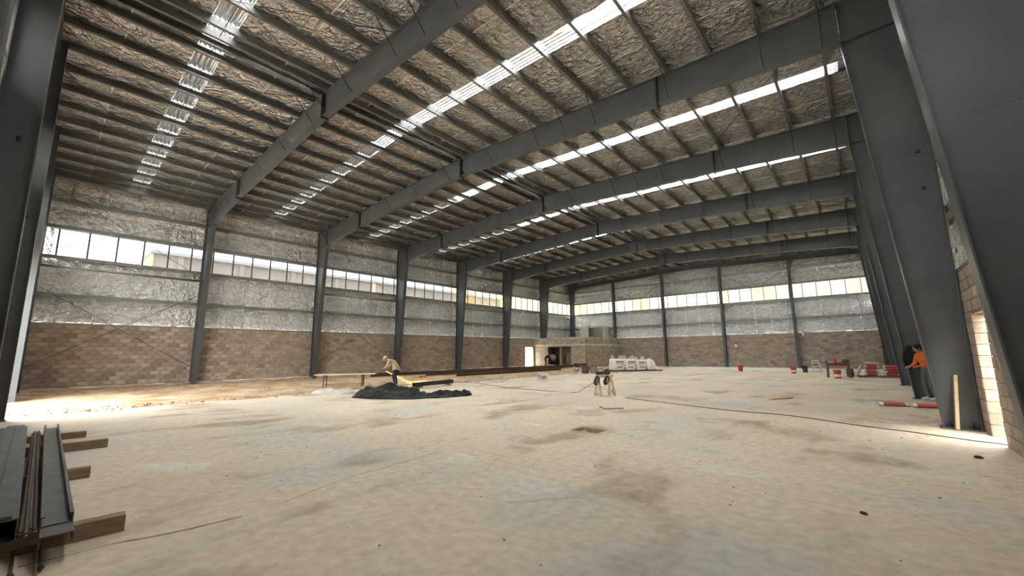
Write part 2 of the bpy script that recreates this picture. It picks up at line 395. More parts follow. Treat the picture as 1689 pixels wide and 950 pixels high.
# ---- rafters
OFFS = [.20, .72]+[.72+1.18*i for i in range(1, 11)]+[13.52]
PURX = sorted([XM-o for o in OFFS]+[XM+o for o in OFFS])
BOT = [(1.04, 8.36), (5.1, 8.70), (XM, 9.12), (22.4, 8.70), (26.59, 8.36)]
def zbot(x):
    for (x0, z0), (x1, z1) in zip(BOT, BOT[1:]):
        if x0 <= x <= x1: return z0+(z1-z0)*(x-x0)/(x1-x0)
    return BOT[0][1]
web = MB(); bf = MB(); tf = MB()
for (x0, z0), (x1, z1) in zip(BOT, BOT[1:]):
    web.prism([(x0, z0), (x1, z1), (x1, zt(x1)), (x0, zt(x0))], -.005, .005)
    bf.prism([(x0, z0), (x1, z1), (x1, z1+.014), (x0, z0+.014)], -.11, .11)
    tf.prism([(x0, zt(x0)-.014), (x1, zt(x1)-.014), (x1, zt(x1)), (x0, zt(x0))], -.11, .11)
webm, bfm, tfm = web.mesh('web', paint), bf.mesh('bottom_flange', paint), tf.mesh('top_flange', paint)
platem = {x: MB().box(x-.022, -.13, zbot(x)-.075, x+.022, .13, zt(x)-.02).mesh('splice_plate', mat('splice_black_%d' % x, (.03, .032, .034), .5)) for x in (5.1, XM, 22.4)}
cleatm = MB().box(-.004, -.075, 0, .004, .075, .17).mesh('purlin_cleat', darkrod)
for k in range(8):
    end = k in (0, 7)
    y = YF[k] if not end else (-.62 if k == 0 else 41.38)
    n = 7-k
    lab = ('dark grey gable beam along the top of the far gable wall' if n == 0 else 'dark grey gable beam along the top of the near gable wall' if k == 0
           else f'dark grey steel roof rafter, {ORD[n]} before the far gable wall')
    r = thing('gable_beam' if end else 'roof_rafter', lab, 'beam' if end else 'rafter', (0, y, 0), 0, 'portal frame rafters', 'thing')
    if end:
        w_ = MB(); b_ = MB(); t_ = MB()
        for x0, x1 in ((-.1, XM), (XM, 27.7)):
            w_.prism([(x0, zt(x0)-.42), (x1, zt(x1)-.42), (x1, zt(x1)), (x0, zt(x0))], -.006, .006)
            b_.prism([(x0, zt(x0)-.42), (x1, zt(x1)-.42), (x1, zt(x1)-.405), (x0, zt(x0)-.405)], -.09, .09)
            t_.prism([(x0, zt(x0)-.015), (x1, zt(x1)-.015), (x1, zt(x1)), (x0, zt(x0))], -.09, .09)
        obj('web', w_, paint, r); obj('bottom_flange', b_, paint, r); obj('top_flange', t_, paint, r)
        continue
    link('web', webm, r); link('bottom_flange', bfm, r); link('top_flange', tfm, r)
    for x in platem: link('splice_plate', platem[x], r)
    for i, x in enumerate(PURX):
        if not 1.1 < x < 26.5: continue
        link('purlin_cleat', cleatm, r, (x-.036, 0, zt(x)))
        if i % 2 == 1 or x > 18 and i % 3 == 0:
            zb_ = zbot(x)
            for sgn in (-1, 1):
                m = MB().tube([(x, .72*sgn, zt(x)+.02), (x, .05*sgn, zb_+.05)], .016, 5)
                obj('flange_brace', m, darkrod, r)

# ---- purlins (C sections, one per bay and line)
def csec(h, w, lip, t):
    return [(0, 0), (w, 0), (w, lip), (w-t, lip), (w-t, t), (t, t), (t, h-t), (w-t, h-t), (w-t, h-lip), (w, h-lip), (w, h), (0, h)]
def cbar(L, h, w, lip=.022, t=.005):
    m = MB(); p = csec(h, w, lip, t); n = len(p)
    v = [(a-w/2, 0, b) for a, b in p]+[(a-w/2, L, b) for a, b in p]
    quads = [(0, 1, 4, 5), (1, 2, 3, 4), (0, 5, 6, 11), (6, 7, 10, 11), (7, 8, 9, 10)]
    fs = [(i, i+n, (i+1) % n+n, (i+1) % n) for i in range(n)]+quads+[tuple(q+n for q in reversed(a)) for a in quads]
    return m.add(v, fs)
purm = cbar(6.0, .20, .085).mesh('purlin', galv)
for k in range(7):
    y0 = YF[k] if k else YF[0]+.1
    n = 7-k
    for i, x in enumerate(PURX):
        ridge = abs(x-XM) < .5
        eave = abs(x-XM) > 13
        o = link('purlin', purm, None, (x, YF[k], zt(x)), 0)
        if x > XM: o.scale = (-1, 1, 1)
        bay = 'bay against far gable' if n == 1 else f'{ORD[n]} bay from far gable'
        side = 'earth strip slope' if x < XM else 'doorway slope'
        rank = i if x > XM else len(PURX)-1-i
        rank -= len(PURX)//2-1
        if ridge: lab = f'galvanised purlin of the close ridge pair, {side}, {bay}'
        elif eave: lab = f'galvanised eave purlin at the wall top, {side}, {bay}'
        else: lab = f'galvanised purlin, {(ORD+["ninth", "tenth", "eleventh", "twelfth", "thirteenth"])[rank]} from the ridge, {side}, {bay}'
        tag(o, lab, 'purlin', 'galvanised roof purlins', 'thing')
# sag rods under the skylights, roof bracing rods
for k in range(7):
    n = 7-k; bay = 'against far gable' if n == 1 else f'{ORD[n]} from far gable'
    yy = YF[k]+3.02
    for s_, nm in ((-1, 'earth strip side'), (1, 'doorway side')):
        pts = [(XM+s_*o, yy, zt(XM+s_*o)+.1) for o in (.2, 6.62, 13.5)]
        tag(obj('sag_rod', MB().tube(pts, .012, 5), darkrod), f'thin sag rod below the skylight strip, {nm}, bay {bay}', 'rod', 'roof sag rods', 'thing')
    if k in (0, 2, 4, 6):
        for (xa_, xb_) in ((1.2, 5.4), (5.4, 9.5), (9.5, 13.5), (14.0, 18.0), (18.0, 22.1), (22.1, 26.3)):
            for u, w in ((xa_, xb_), (xb_, xa_)):
                m = MB().tube([(u, YF[k]+.15, zt(u)-.10), (w, YF[k]+5.85, zt(w)-.10)], .009, 5)
                nm = 'earth strip side' if u < XM else 'doorway side'
                tag(obj('roof_brace_rod', m, darkrod), f'thin crossed roof bracing rod {"by the ridge" if abs((u+w)/2-XM) < 4 else "by the eave" if abs((u+w)/2-XM) > 8.5 else "at mid slope"}, {nm}, bay {bay}', 'rod', f'roof bracing rods, bay {bay}', 'thing')

# ---- ceiling: roof sheet with slots + foil sheets + skylights
roof = MB(); SW = .30; RG = .13
def strip(mb, y0, y1, dz0, dz1):
    for x0, x1 in ((-.45, XM-RG), (XM, 28.0)):
        mb.prism([(x0, zt(x0)+dz0), (x1, zt(x1)+dz0), (x1, zt(x1)+dz1), (x0, zt(x0)+dz1)], y0, y1)
mids = [y+3 for y in YF[:7]]
ys = [-1.25]+[q for m in mids for q in (m-SW, m+SW)]+[42.0]
for a, b in zip(ys[0::2], ys[1::2]): strip(roof, a, b, .33, .37)
for m in mids:   # eave and ridge ends of the slots
    for x0, x1 in ((-.45, 1.0), (26.5, 28.0)):
        roof.prism([(x0, zt(x0)+.33), (x1, zt(x1)+.33), (x1, zt(x1)+.37), (x0, zt(x0)+.37)], m-SW, m+SW)
gaps = [(m+.75, m+2.7) for m in mids]; gy = [-1.25]+[q for g_ in gaps for q in g_]+[42.0]
for a, b in zip(gy[0::2], gy[1::2]):
    for c0, c1 in ((a, b),):
        for m in mids:
            pass
        segs_ = [(c0, c1)]
        for m in mids: segs_ = [q for (s0, s1) in segs_ for q in ((s0, min(s1, m-SW)), (max(s0, m+SW), s1)) if q[1]-q[0] > .01]
        for s0, s1 in segs_: roof.box(XM-RG, s0, zt(XM)+.215, XM, s1, zt(XM)+.37)
ceil_ = tag(obj('ceiling', roof, cladm), 'low pitched sheet roof lined with silver foil between purlins', 'roof', kind='structure')
def foil_sheet(xa_, xb_, w, seed):
    m = MB(); nx, ny = 72, 8; v = []; f = []
    for i in range(nx+1):
        x = xa_+(xb_-xa_)*i/nx
        px = min(abs(x-p) for p in PURX)
        sag = .05*min(1, px/.45)**.7
        for j in range(ny+1):
            y = w*j/ny; e = abs(j/ny-.5)*2
            d_ = sag*(1-.25*e**4)*(1+.5*nz(x*.9, y*.9, seed))+.022*nz(x*2.2, y*4, seed)+.012*nz(x*7, y*6, seed)
            if j in (0, ny): d_ += .012
            v.append((x, y, zt(x)+.212-max(-.03, d_)*(1 if px > .06 else .15)))
    for i in range(nx):
        for j in range(ny):
            a = i*(ny+1)+j; f.append((a, a+1, a+ny+2, a+ny+1))
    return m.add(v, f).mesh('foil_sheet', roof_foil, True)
SHW = (3-SW)/2
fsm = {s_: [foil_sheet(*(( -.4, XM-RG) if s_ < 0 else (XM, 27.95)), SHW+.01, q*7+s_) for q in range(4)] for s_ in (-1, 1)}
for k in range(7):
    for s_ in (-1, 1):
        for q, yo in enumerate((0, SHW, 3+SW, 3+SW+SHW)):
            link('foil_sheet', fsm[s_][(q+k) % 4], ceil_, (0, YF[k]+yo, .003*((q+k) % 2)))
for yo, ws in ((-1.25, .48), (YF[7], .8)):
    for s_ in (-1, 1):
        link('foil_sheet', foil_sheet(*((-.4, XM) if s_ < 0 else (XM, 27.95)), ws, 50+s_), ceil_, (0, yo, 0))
# seam tapes across the foil (thin raised folds)
tp = {}
for s_ in (-1, 1):
    m = MB(); xs_ = [(-.3 if s_ < 0 else XM)+13.9*i/60 for i in range(61)]
    for x0, x1 in zip(xs_, xs_[1:]):
        if min(abs((x0+x1)/2-p) for p in PURX) < .12: continue
        a = zt(x0)+.165; b = zt(x1)+.165
        m.add([(x0, -.012, a), (x1, -.012, b), (x1, .012, b-.006), (x0, .012, a-.006)], [(0, 1, 2, 3)])
    tp[s_] = m.mesh('seam_fold', tape)
for k in range(7):
    for s_ in (-1, 1):
        for yo in (.02, SHW, 3+SW+SHW): link('seam_fold', tp[s_], ceil_, (0, YF[k]+yo, 0))
# corrugated translucent sheets
def corr_x(x0, x1, w, pitch=.11, amp=.016):
    m = MB(); v = []; f = []; n = int(round(w/pitch))*4
    for i in range(n+1):
        y = -w/2+w*i/n; dz = amp*(1 if i % 4 in (1, 2) else 0)
        v += [(x0, y, zt(x0)+.218+dz), (x1, y, zt(x1)+.218+dz)]
        if i: f.append((2*i-2, 2*i-1, 2*i+1, 2*i))
    return m.add(v, f)
cxm = [corr_x(.95, XM, 2*SW+.1).mesh('translucent_sheet', glass_sky), corr_x(XM, 26.55, 2*SW+.1).mesh('translucent_sheet', glass_sky)]
curb = MB()
for s_ in (-1, 1):
    for x0, x1 in ((1.0, XM), (XM, 26.5)):
        y = s_*SW
        curb.add([(x0, y, zt(x0)+.20), (x1, y, zt(x1)+.20), (x1, y, zt(x1)+.34), (x0, y, zt(x0)+.34)], [(0, 1, 2, 3)])
curbm = curb.mesh('foil_curb', foil)
for k in range(7):
    n = 7-k; bay = 'in the bay against the far gable' if n == 1 else f'in the {ORD[n]} bay from the far gable'
    r = tag(link('skylight', None, None, (0, mids[k], 0)), f'long narrow corrugated skylight strip across the roof {bay}', 'skylight', 'roof skylights', 'structure')
    for me in cxm: link('translucent_sheet', me, r)
    link('foil_curb', curbm, r)
    # bright sliver left open at the ridge between skylight and rafter
    for a, b in ((.75, 1.70), (1.76, 2.7)):
        obj('ridge_slot_sheet', MB().box(XM-RG-.01, a, zt(XM)+.235, XM+.01, b, zt(XM)+.239), glass_sky, r)
    obj('slot_bar', MB().box(XM-RG, 1.70, zt(XM)+.20, XM, 1.76, zt(XM)+.235), darkrod, r)

# ---- block walls
random.seed(21)
CH, CL, JT = ZB/15, .40, .012
def tone_():
    t = random.uniform(.76, 1.08)*(1 if random.random() > .10 else .8)
    return (t*random.uniform(.97, 1.03), t, t*random.uniform(.93, 1.03))
def block_cells(u0, u1, openings, ch=CH, rows=15):
    """running bond cells (ua, ub, z0, z1) outside the openings (u0,u1,z0,z1)"""
    out = []
    for rr in range(rows):
        z0, z1 = rr*ch, (rr+1)*ch
        cuts = [(u0, u1)]
        for a, b, c, d_ in openings:
            if z0 < d_-.05 and z1 > c+.05:
                cuts = [q for (s, e) in cuts for q in ((s, min(e, a)), (max(s, b), e)) if q[1]-q[0] > .05]
        for s, e in cuts:
            x = s; first = .2 if rr % 2 else .4
            while x < e-.03:
                nx_ = min(e, x+first); first = .4
                if e-nx_ < .1: nx_ = e
                out.append((x, nx_, z0, z1)); x = nx_
    return out
def block_wall(root, cells, plane, axis, side, depth, material, singles=0, near=None):
    """axis 'y': blocks run along y, faces look along side*x"""
    if near: cells = sorted(cells, key=near)
    big = MB(); cache = {}
    for i, (a, b, z0, z1) in enumerate(cells):
        pr = random.uniform(0, .009); L = b-a-JT; H = z1-z0-JT
        if i < singles:
            key = (round(L, 2), random.randrange(5))
            if key not in cache:
                m = MB(); t = tone_(); c = .008
                if axis == 'y':
                    x0, x1 = sorted((0, side*.05)); m.box(x0, 0, 0, x1, L, H, t)
                else:
                    y0, y1 = sorted((0, side*.05)); m.box(0, y0, 0, L, y1, H, t)
                cache[key] = m.mesh('block', material)
            p = plane-side*(.05-.014)+side*(pr-.014)
            link('block', cache[key], root, (p, a+JT/2, z0+JT/2) if axis == 'y' else (a+JT/2, p, z0+JT/2))
        else:
            q0, q1 = sorted((plane-side*.05, plane+side*(pr-.009))); t = tone_()
            if axis == 'y': big.box(q0, a+JT/2, z0+JT/2, q1, b-JT/2, z1-JT/2, t)
            else: big.box(a+JT/2, q0, z0+JT/2, b-JT/2, q1, z1-JT/2, t)
    if big.v: tag(obj('block_courses', big, material, root), kind='stuff')

# inner faces of the block walls
BL, BR, BF, BN = -.13, 27.76, 41.62, -.88
LD = (32.55, 33.95, 0, 2.05)      # doorway in wall_left
RD = (9.60, 10.60, 0, 2.06)       # doorway in wall_right
ND = (5.75, 10.75, 0, 4.75)       # open bay in wall_front
def core(mb, p0, p1, axis, u0, u1, z0, z1, ops):
    x0, x1 = sorted((p0, p1)); segs = [(u0, u1, z0, z1)]
    for a, b, c, d_ in ops:
        n_ = []
        for s, e, f0, f1 in segs:
            if a >= e or b <= s or c >= f1 or d_ <= f0: n_.append((s, e, f0, f1)); continue
            if s < a: n_.append((s, a, f0, f1))
            if b < e: n_.append((b, e, f0, f1))
            if f1 > d_: n_.append((max(s, a), min(e, b), d_, f1))
        segs = n_
    for s, e, f0, f1 in segs:
        if axis == 'y': mb.box(x0, s, f0, x1, e, f1)
        else: mb.box(s, x0, f0, e, x1, f1)
def wall_foil(w, h, pins, seed, bulge=.07):
    m = MB(); nx, nz_ = 16, 52; v = []; f = []
    for i in range(nx+1):
        x = w*i/nx; ex = abs(i/nx-.5)*2
        for j in range(nz_+1):
            z = h*j/nz_; dp = min(abs(z-p) for p in pins)
            b = bulge*min(1, dp/.35)**.6*(1-.55*ex**3)*(1+.6*nz(x*1.5, z*1.2, seed))+.035*nz(x*5, z*2.5, seed)+.022*nz(x*10, z*6, seed)+.012*nz(x*19, z*13, seed)
            v.append((x, max(0, b), z))
    for i in range(nx):
        for j in range(nz_):
            a = i*(nz_+1)+j; f.append((a, a+1, a+nz_+2, a+nz_+1))
    return m.add(v, f).mesh('foil_sheet', foil, True)
lowf = [wall_foil(1.2, 3.0, (0, 1.28, 2.98), 3+q*5) for q in range(5)]
uppf = [wall_foil(1.2, 3.0, (0, 1.2, 2.3, 3.0), 40+q*5, .085) for q in range(5)]
foldm = MB().box(-.014, 0, 0, .014, .028, 2.95).mesh('seam_fold', tape)
def wall(name, label, axis, plane, side, u0, u1, ops, singles, near, material=None):
    """side: direction of the room from the wall (+1/-1)"""
    material = material or brickm
    c = MB(); core(c, plane-side*.014, plane-side*.19, axis, u0, u1, 0, ZB, ops)
    r = tag(obj(name, c, mortar), label, 'wall', kind='structure')
    block_wall(r, block_cells(u0, u1, ops), plane, axis, side, .19, material, singles, near)
    cl = MB(); p = plane-side*.22
    core(cl, p, p-side*.03, axis, u0-.3, u1+.3, ZB, ZS0, ops); core(cl, p, p-side*.03, axis, u0-.3, u1+.3, ZS1, 10.28 if axis == 'x' else 9.66, [])
    obj('cladding', cl, cladm, r)
    fp = plane-side*.215; k = 0; u = u0
    while u < u1-.1:
        w = min(1.2, u1-u)
        for (me, z0) in ((random.choice(lowf), ZB+.02), (random.choice(uppf), ZS1+.02)):
            if any(a < u+w and b > u and d_ > z0 for a, b, c_, d_ in ops): continue
            if axis == 'y': o = link('foil_sheet', me, r, (fp, u, z0), R(90)) if side < 0 else link('foil_sheet', me, r, (fp, u+w, z0), R(-90))
            else: o = link('foil_sheet', me, r, (u+w, fp, z0), R(180)) if side < 0 else link('foil_sheet', me, r, (u, fp, z0), 0)
            o.scale = (w/1.2, 1, 1)
            if z0 > 6: o.scale.z = (2.28 if axis == 'y' else (zt(u+.6)+.25-ZS1)/1.0)/3.0
            if k % 2 == 0 or random.random() < .4:
                if axis == 'y': q = link('seam_fold', foldm, r, (fp, u, z0), R(-90*side))
                else: q = link('seam_fold', foldm, r, (u, fp, z0), 0 if side > 0 else R(180))
                q.scale.z = .76 if z0 > 6 else 1
        u += 1.2; k += 1
    return r
camy = lambda c: abs(c[0])
WL = wall('wall_left', 'long brown block wall with foil lined cladding behind the earth strip', 'y', BL, 1, -1.05, 41.8, [LD], 300, lambda c: c[0]+.5*c[2])
WR = wall('wall_right', 'long block wall with foil lined cladding pierced by the sunlit doorway', 'y', BR, -1, -1.05, 41.8, [RD], 300, lambda c: abs((c[0]+c[1])/2-9.2)+.2*c[2])
WB = wall('wall_back', 'far gable wall of brown blocks with foil lined cladding above', 'x', BF, -1, -.12, 27.75, [], 0, None)
WF = wall('wall_front', 'near gable wall of brown blocks with one open bay', 'x', BN, 1, -.12, 27.75, [ND], 0, None)
# door jamb linings of real blocks
def jamb(root, plane, side, y, d_, z1):
    m = MB(); n = int(z1/CH)
    for i in range(n+1):
        z0 = i*CH; zz = min(z1, z0+CH)
        if zz-z0 < .05: continue
        x0, x1 = sorted((plane-side*.004, plane-side*(.19 if i % 2 else .188)))
        y0, y1 = sorted((y, y+d_*.012*(1 if i % 2 else .5)))
        o = obj('block', MB().box(x0, y0, z0+.006, x1, y1, zz-.006, tone_()), brickm, root)
jamb(WR, BR, -1, RD[1], -1, 2.04); jamb(WR, BR, -1, RD[0], 1, 2.04); jamb(WL, BL, 1, LD[1], -1, 2.04); jamb(WL, BL, 1, LD[0], 1, 2.04)
fr = thing('door_frame', 'dark green steel post of the bright doorway beside the block office', 'door frame', (BL, LD[1]-.06, 0), kind='thing')
obj('post', MB().box(-.12, -.06, 0, .06, .05, 2.05), greenpaint, fr); obj('post_foot', MB().box(-.14, -.08, 0, .08, .07, .03), greenpaint, fr)

# ---- cap trims on the block walls, girts and windows
def pos(axis, plane, side, off, u, z):
    return (plane+side*off, u, z) if axis == 'y' else (u, plane+side*off, z)
girtL = {}
def girt(axis, plane, side, u0, u1, z, h=.15, depth=.13, material=None, name='wall_girt'):
    L = round(u1-u0, 2); key = (L, h, axis, side)
    if key not in girtL:
        m = MB(); lip = .03
        p = [(0, -h/2), (depth, -h/2), (depth, -h/2+lip), (depth-.006, -h/2+lip), (depth-.006, -h/2+.006), (.006, -h/2+.006), (.006, h/2-.006), (depth-.006, h/2-.006), (depth-.006, h/2-lip), (depth, h/2-lip), (depth, h/2), (0, h/2)]
        # open C: web to the room, lips to the wall
        p = [(side*(depth-a)*1.0, b) for a, b in p]
        n = len(p)
        if axis == 'y': v = [(a, 0, b) for a, b in p]+[(a, L, b) for a, b in p]
        else: v = [(0, a, b) for a, b in p]+[(L, a, b) for a, b in p]
        quads = [(0, 1, 4, 5), (1, 2, 3, 4), (0, 5, 6, 11), (6, 7, 10, 11), (7, 8, 9, 10)]
        fs = [(i, i+n, (i+1) % n+n, (i+1) % n) for i in range(n)]+quads+[tuple(q+n for q in reversed(a)) for a in quads]
        girtL[key] = m.add(v, fs).mesh('wall_girt', girtm)
    return link(name, girtL[key], None, pos(axis, plane, side, 0, u0, z))
WN = [0]
def corr_sheet(w, h):
    m = MB(); v = []; f = []; n = 20
    for i in range(n+1):
        x = w*i/n; dy = .016 if i % 4 in (1, 2) else 0
        v += [(x, dy, 0), (x, dy, h)]
        if i: f.append((2*i-2, 2*i-1, 2*i+1, 2*i))
    return m.add(v, f)
panes = {}
def pane(w, material):
    key = (round(w, 2), material.name)
    if key not in panes: panes[key] = corr_sheet(w, ZS1-ZS0).mesh('pane', material)
    return panes[key]
mulm = MB().box(-.028, -.03, 0, .028, .03, ZS1-ZS0).mesh('mullion', mat('mullion_dark_steel', (.09, .09, .085), .6))
def window(axis, plane, side, u0, u1, label, pick, start=None):
    WN[0] += 1
    r = tag(link('window_%d' % WN[0], None, None, pos(axis, plane, side, -.24, u0, ZS0)), label, 'window', 'translucent window bands', 'structure')
    u = u0; i = 0
    edges = [u0]; g = math.ceil((u0-.9)/.95+.08)
    while .9+.95*g < u1-.08: edges.append(.9+.95*g); g += 1
    edges.append(u1)
    for a, b in zip(edges, edges[1:]):
        o = link('pane', pane(b-a, pick(i)), r, (0, a-u0, 0) if axis == 'y' else (a-u0, 0, 0), R(90) if axis == 'y' else 0); i += 1
    for a in edges[1:-1]: link('mullion', mulm, r, (side*.04, a-u0, 0) if axis == 'y' else (a-u0, side*.04, 0))
    fr_ = MB()
    for z0, z1 in ((-.04, .03), (ZS1-ZS0-.03, ZS1-ZS0+.04)):
        if axis == 'y': x0, x1 = sorted((-.02*side, .06*side)); fr_.box(x0, 0, z0, x1, u1-u0, z1)
        else: y0, y1 = sorted((-.02*side, .06*side)); fr_.box(0, y0, z0, u1-u0, y1, z1)
    obj('frame', fr_, girtm, r)
random.seed(4)
def bayname(k): return 'bay against far gable' if k == 6 else f'{ORD[7-k]} bay from far gable'
for k in range(7):
    y0, y1 = YF[k]+(.1 if k else -.0), YF[k+1]-(.1 if k < 6 else -.1)
    for axis, plane, side, nm in (('y', BL+.0, 1, 'earth strip wall'), ('y', BR, -1, 'doorway side wall')):
        gp = plane-side*.145
        for z, tx in ((4.15, 'girt above the blocks'), (5.83, 'girt under the window band'), (7.20, 'girt over the window band'), (8.40, 'girt below the eave')):
            o = girt(axis, gp, side, YF[k]+.0, YF[k]+6.0, z)
            tag(o, f'grey steel {tx}, {nm}, {bayname(k)}', 'girt', 'wall girts', 'thing')
        cap = MB().box(*((-.16, 0, 0, .009, 6, .07) if side > 0 else (-.009, 0, 0, .16, 6, .07)))
        tag(obj('cap_flashing', cap, girtm, None, (plane, YF[k], ZB)), f'pale flashing capping the blocks, {nm}, {bayname(k)}', 'flashing', 'wall cap flashings', 'thing')
        if k in (0, 2, 4, 6):
            o = obj('strut_tube', MB().tube([(0, .1, 0), (0, 5.9, 0)], .055, 10), girtm, None, (plane+side*.12, YF[k], 5.38), smooth=True)
            tag(o, f'round strut tube under the windows, {nm}, {bayname(k)}', 'tube', 'wall strut tubes', 'thing')
            for (za, zb_), lvl in (((9.15, 5.55), 'upper'), ((5.95, 8.7), 'upper'), ((4.62, .9), 'lower'), ((.9, 4.62), 'lower')):
                m = MB().tube([(0, .12, za), (0, 5.88, zb_)], .011, 5)
                tag(obj('wall_brace_rod', m, darkrod, None, (plane+side*.09, YF[k], 0)), f'thin crossed {lvl} bracing rod, {nm}, {bayname(k)}', 'rod', f'{lvl} wall bracing rods, {nm}, {bayname(k)}', 'thing')
        if side > 0:
            pick = (lambda i: glass_clear) if k < 4 else (lambda i: random.choice([glass_white, glass_cream, glass_cream]))
            us = .0 if k == 0 else y0-.1
            window(axis, plane, side, -.19 if k == 0 else YF[k], YF[k+1], f'band of clear window panels, earth strip wall, {bayname(k)}' if k < 4 else f'band of cream window panels, earth strip wall, {bayname(k)}', pick)
        else:
            window(axis, plane, side, YF[k], YF[k+1], f'band of cream window panels, doorway side wall, {bayname(k)}', lambda i: random.choice([glass_white, glass_cream]))
obj('foil_sheet', MB().box(-.02, -1.05, ZS0, 0, -.19, ZS1), foil, WL, (BL-.24, 0, 0))
GX = [5.5, 11.0, 16.5, 22.0]
gb = [-.12]+GX+[27.75]
for axis, plane, side, nm in (('x', BF, -1, 'far gable'), ('x', BN, 1, 'near gable')):
    gp = plane-side*.145
    for i in range(5):
        u0, u1 = gb[i], gb[i+1]
        bn = f'{ORD[i+1]} bay from earth strip corner'
        lev = ((4.15, 'girt above the blocks'), (5.80, 'girt under the windows'), (7.16, 'girt over the windows'), (8.50, 'girt high on the gable'))
        for z, tx in lev:
            if nm == 'near gable' and i == 1 and z < 4.7: continue
            tag(girt(axis, gp, side, u0, u1, z), f'grey steel {tx}, {nm}, {bn}', 'girt', 'wall girts', 'thing')
        if not (nm == 'near gable' and i == 1):
            cap = MB().box(0, *((-.16, 0) if side > 0 else (-.015, 0)), u1-u0, *((.015, .07) if side > 0 else (.16, .07)))
            tag(obj('cap_flashing', cap, girtm, None, (u0, plane, ZB)), f'pale flashing capping the blocks, {nm}, {bn}', 'flashing', 'wall cap flashings', 'thing')
        window(axis, plane, side, u0, u1, f'band of cream and yellow window panels, {nm}, {bn}' if nm == 'far gable' else f'band of unseen window panels made extra clear for light, {nm}, {bn}', (lambda i: random.choice([glass_white, glass_cream, glass_yellow])) if nm == 'far gable' else (lambda i: glass_extra_clear))
        if i in (1, 3) and nm == 'far gable':
            for za, zb_ in ((5.2, 8.6), (8.6, 5.2)):
                tag(obj('wall_brace_rod', MB().tube([(u0+.15, 0, za), (u1-.15, 0, zb_)], .011, 5), darkrod, None, (0, plane-side*.02, 0)), f'thin crossed bracing rod, {nm}, {bn}', 'rod', f'gable bracing rods, {bn}', 'thing')

# ---- gable columns (H sections, web square to the gable wall)
for (y0, y1), nm in (((41.18, 41.60), 'far gable'), ((-.86, -.40), 'near gable')):
    for i, x in enumerate(GX):
        top = zt(x)-.42
        tx = ['one bay from the earth strip corner', 'two bays from the earth strip corner', 'three bays from the earth strip corner', 'four bays from the earth strip corner'][i]
        r = thing('gable_column', f'dark grey steel gable column of the {nm}, {tx}', 'column', (x, (y0+y1)/2, 0), 0, 'gable wall columns', 'thing')
        h = (y1-y0)/2; zz = top if nm == 'far gable' else zt(x)-.01
        obj('web', MB().box(-.006, -h+.014, .025, .006, h-.014, zz), paint, r)
        obj('inner_flange', MB().box(-.10, *((-h, .025) if nm == 'far gable' else (h-.014, .025)), .10, *((-h+.014, zz) if nm == 'far gable' else (h, zz))), paint, r)
        obj('outer_flange', MB().box(-.10, *((h-.014, .025) if nm == 'far gable' else (-h, .025)), .10, *((h, zz) if nm == 'far gable' else (-h+.014, zz))), paint, r)
        obj('base_plate', MB().box(-.16, -h-.05, 0, .16, h+.02, .025), paint, r)
        if nm == 'near gable':
            obj('rod_lug', MB().bar((.006, .02, 4.9), (.10, .05, 4.87), .03, .07), darkrod, r)

# ================================================================== BLOCK OFFICE in the far corner
OX, OY = 6.05, 34.05
DO = (1.65, 4.40, 0, 2.0)
om = MB(); core(om, OY+.014, OY+.19, 'x', BL+.02, OX, 0, 2.87, [DO]); core(om, OX-.014, OX-.19, 'y', OY+.19, BF-.02, 0, 2.87, [])
off = tag(obj('block_office', om, mortar), 'low grey block office built into the far corner', 'office', kind='structure')
cells = [c for c in block_cells(BL+.02, OX, [DO]) if not (10.9 < c[2]/CH+.01 < 11.9)]
block_wall(off, cells, OY, 'x', -1, .19, greyblockm)
block_wall(off, [c for c in block_cells(OY, BF-.02, []) if not (10.9 < c[2]/CH+.01 < 11.9)], OX, 'y', 1, .19, greyblockm)
obj('lintel_band', MB().box(BL+.03, OY-.012, 11*CH+.006, OX+.012, OY+.1, 12*CH-.006).box(OX-.1, OY+.1, 11*CH+.006, OX+.012, BF-.03, 12*CH-.006), concm, off)
obj('roof_slab', MB().box(BL+.02, OY+.02, 2.80, OX-.02, BF-.03, 2.95), concm, off)
obj('inner_partition', MB().box(.2, OY+3.2, 0, OX-.2, OY+3.3, 2.79), greyblockm if False else concm, off)
# concrete water tank niche on top
nb_ = thing('concrete_niche', 'small plastered concrete niche standing on the block office roof', 'niche', (3.35, 40.6, 2.95), kind='thing')
obj('side_panel', MB().box(-1.5, -.5, 0, -1.38, .9, 1.25), concm, nb_); obj('side_panel', MB().box(1.38, -.5, 0, 1.5, .9, 1.25), concm, nb_)
obj('back_panel', MB().box(-1.38, .7, 0, 1.38, .82, 1.25), concm, nb_); obj('top_panel', MB().box(-1.5, -.5, 1.25, 1.5, .9, 1.33), concm, nb_)
obj('front_panel', MB().box(-1.38, -.5, 0, -.45, -.40, 1.25), concm, nb_)
# posts standing in the office doorway
for x, lab in ((2.93, 'pale slim timber prop in the office doorway'), (3.13, 'brown thick timber prop in the office doorway')):
    w_ = .05 if x < 3 else .09
    t = thing('timber_prop', lab, 'prop', (x, OY+.35, 0), kind='thing')
    obj('post', MB().box(-w_, -.05, .03, w_, .05, 2.78), palewood if x < 3 else timber, t); obj('foot_wedge', MB().box(-.12, -.09, 0, .12, .09, .03), palewood, t)
bd = thing('plywood_board', 'brown plywood board leaning inside the office doorway', 'board', (3.9, OY+.55, 0), kind='thing')
obj('sheet', MB().bar((0, .12, .02), (0, .30, 1.32), .95, .02, (0, -1, 0)), timber, bd); obj('batten', MB().bar((-.40, .08, .02), (-.40, .26, 1.3), .06, .03, (0, -1, 0)), palewood, bd)
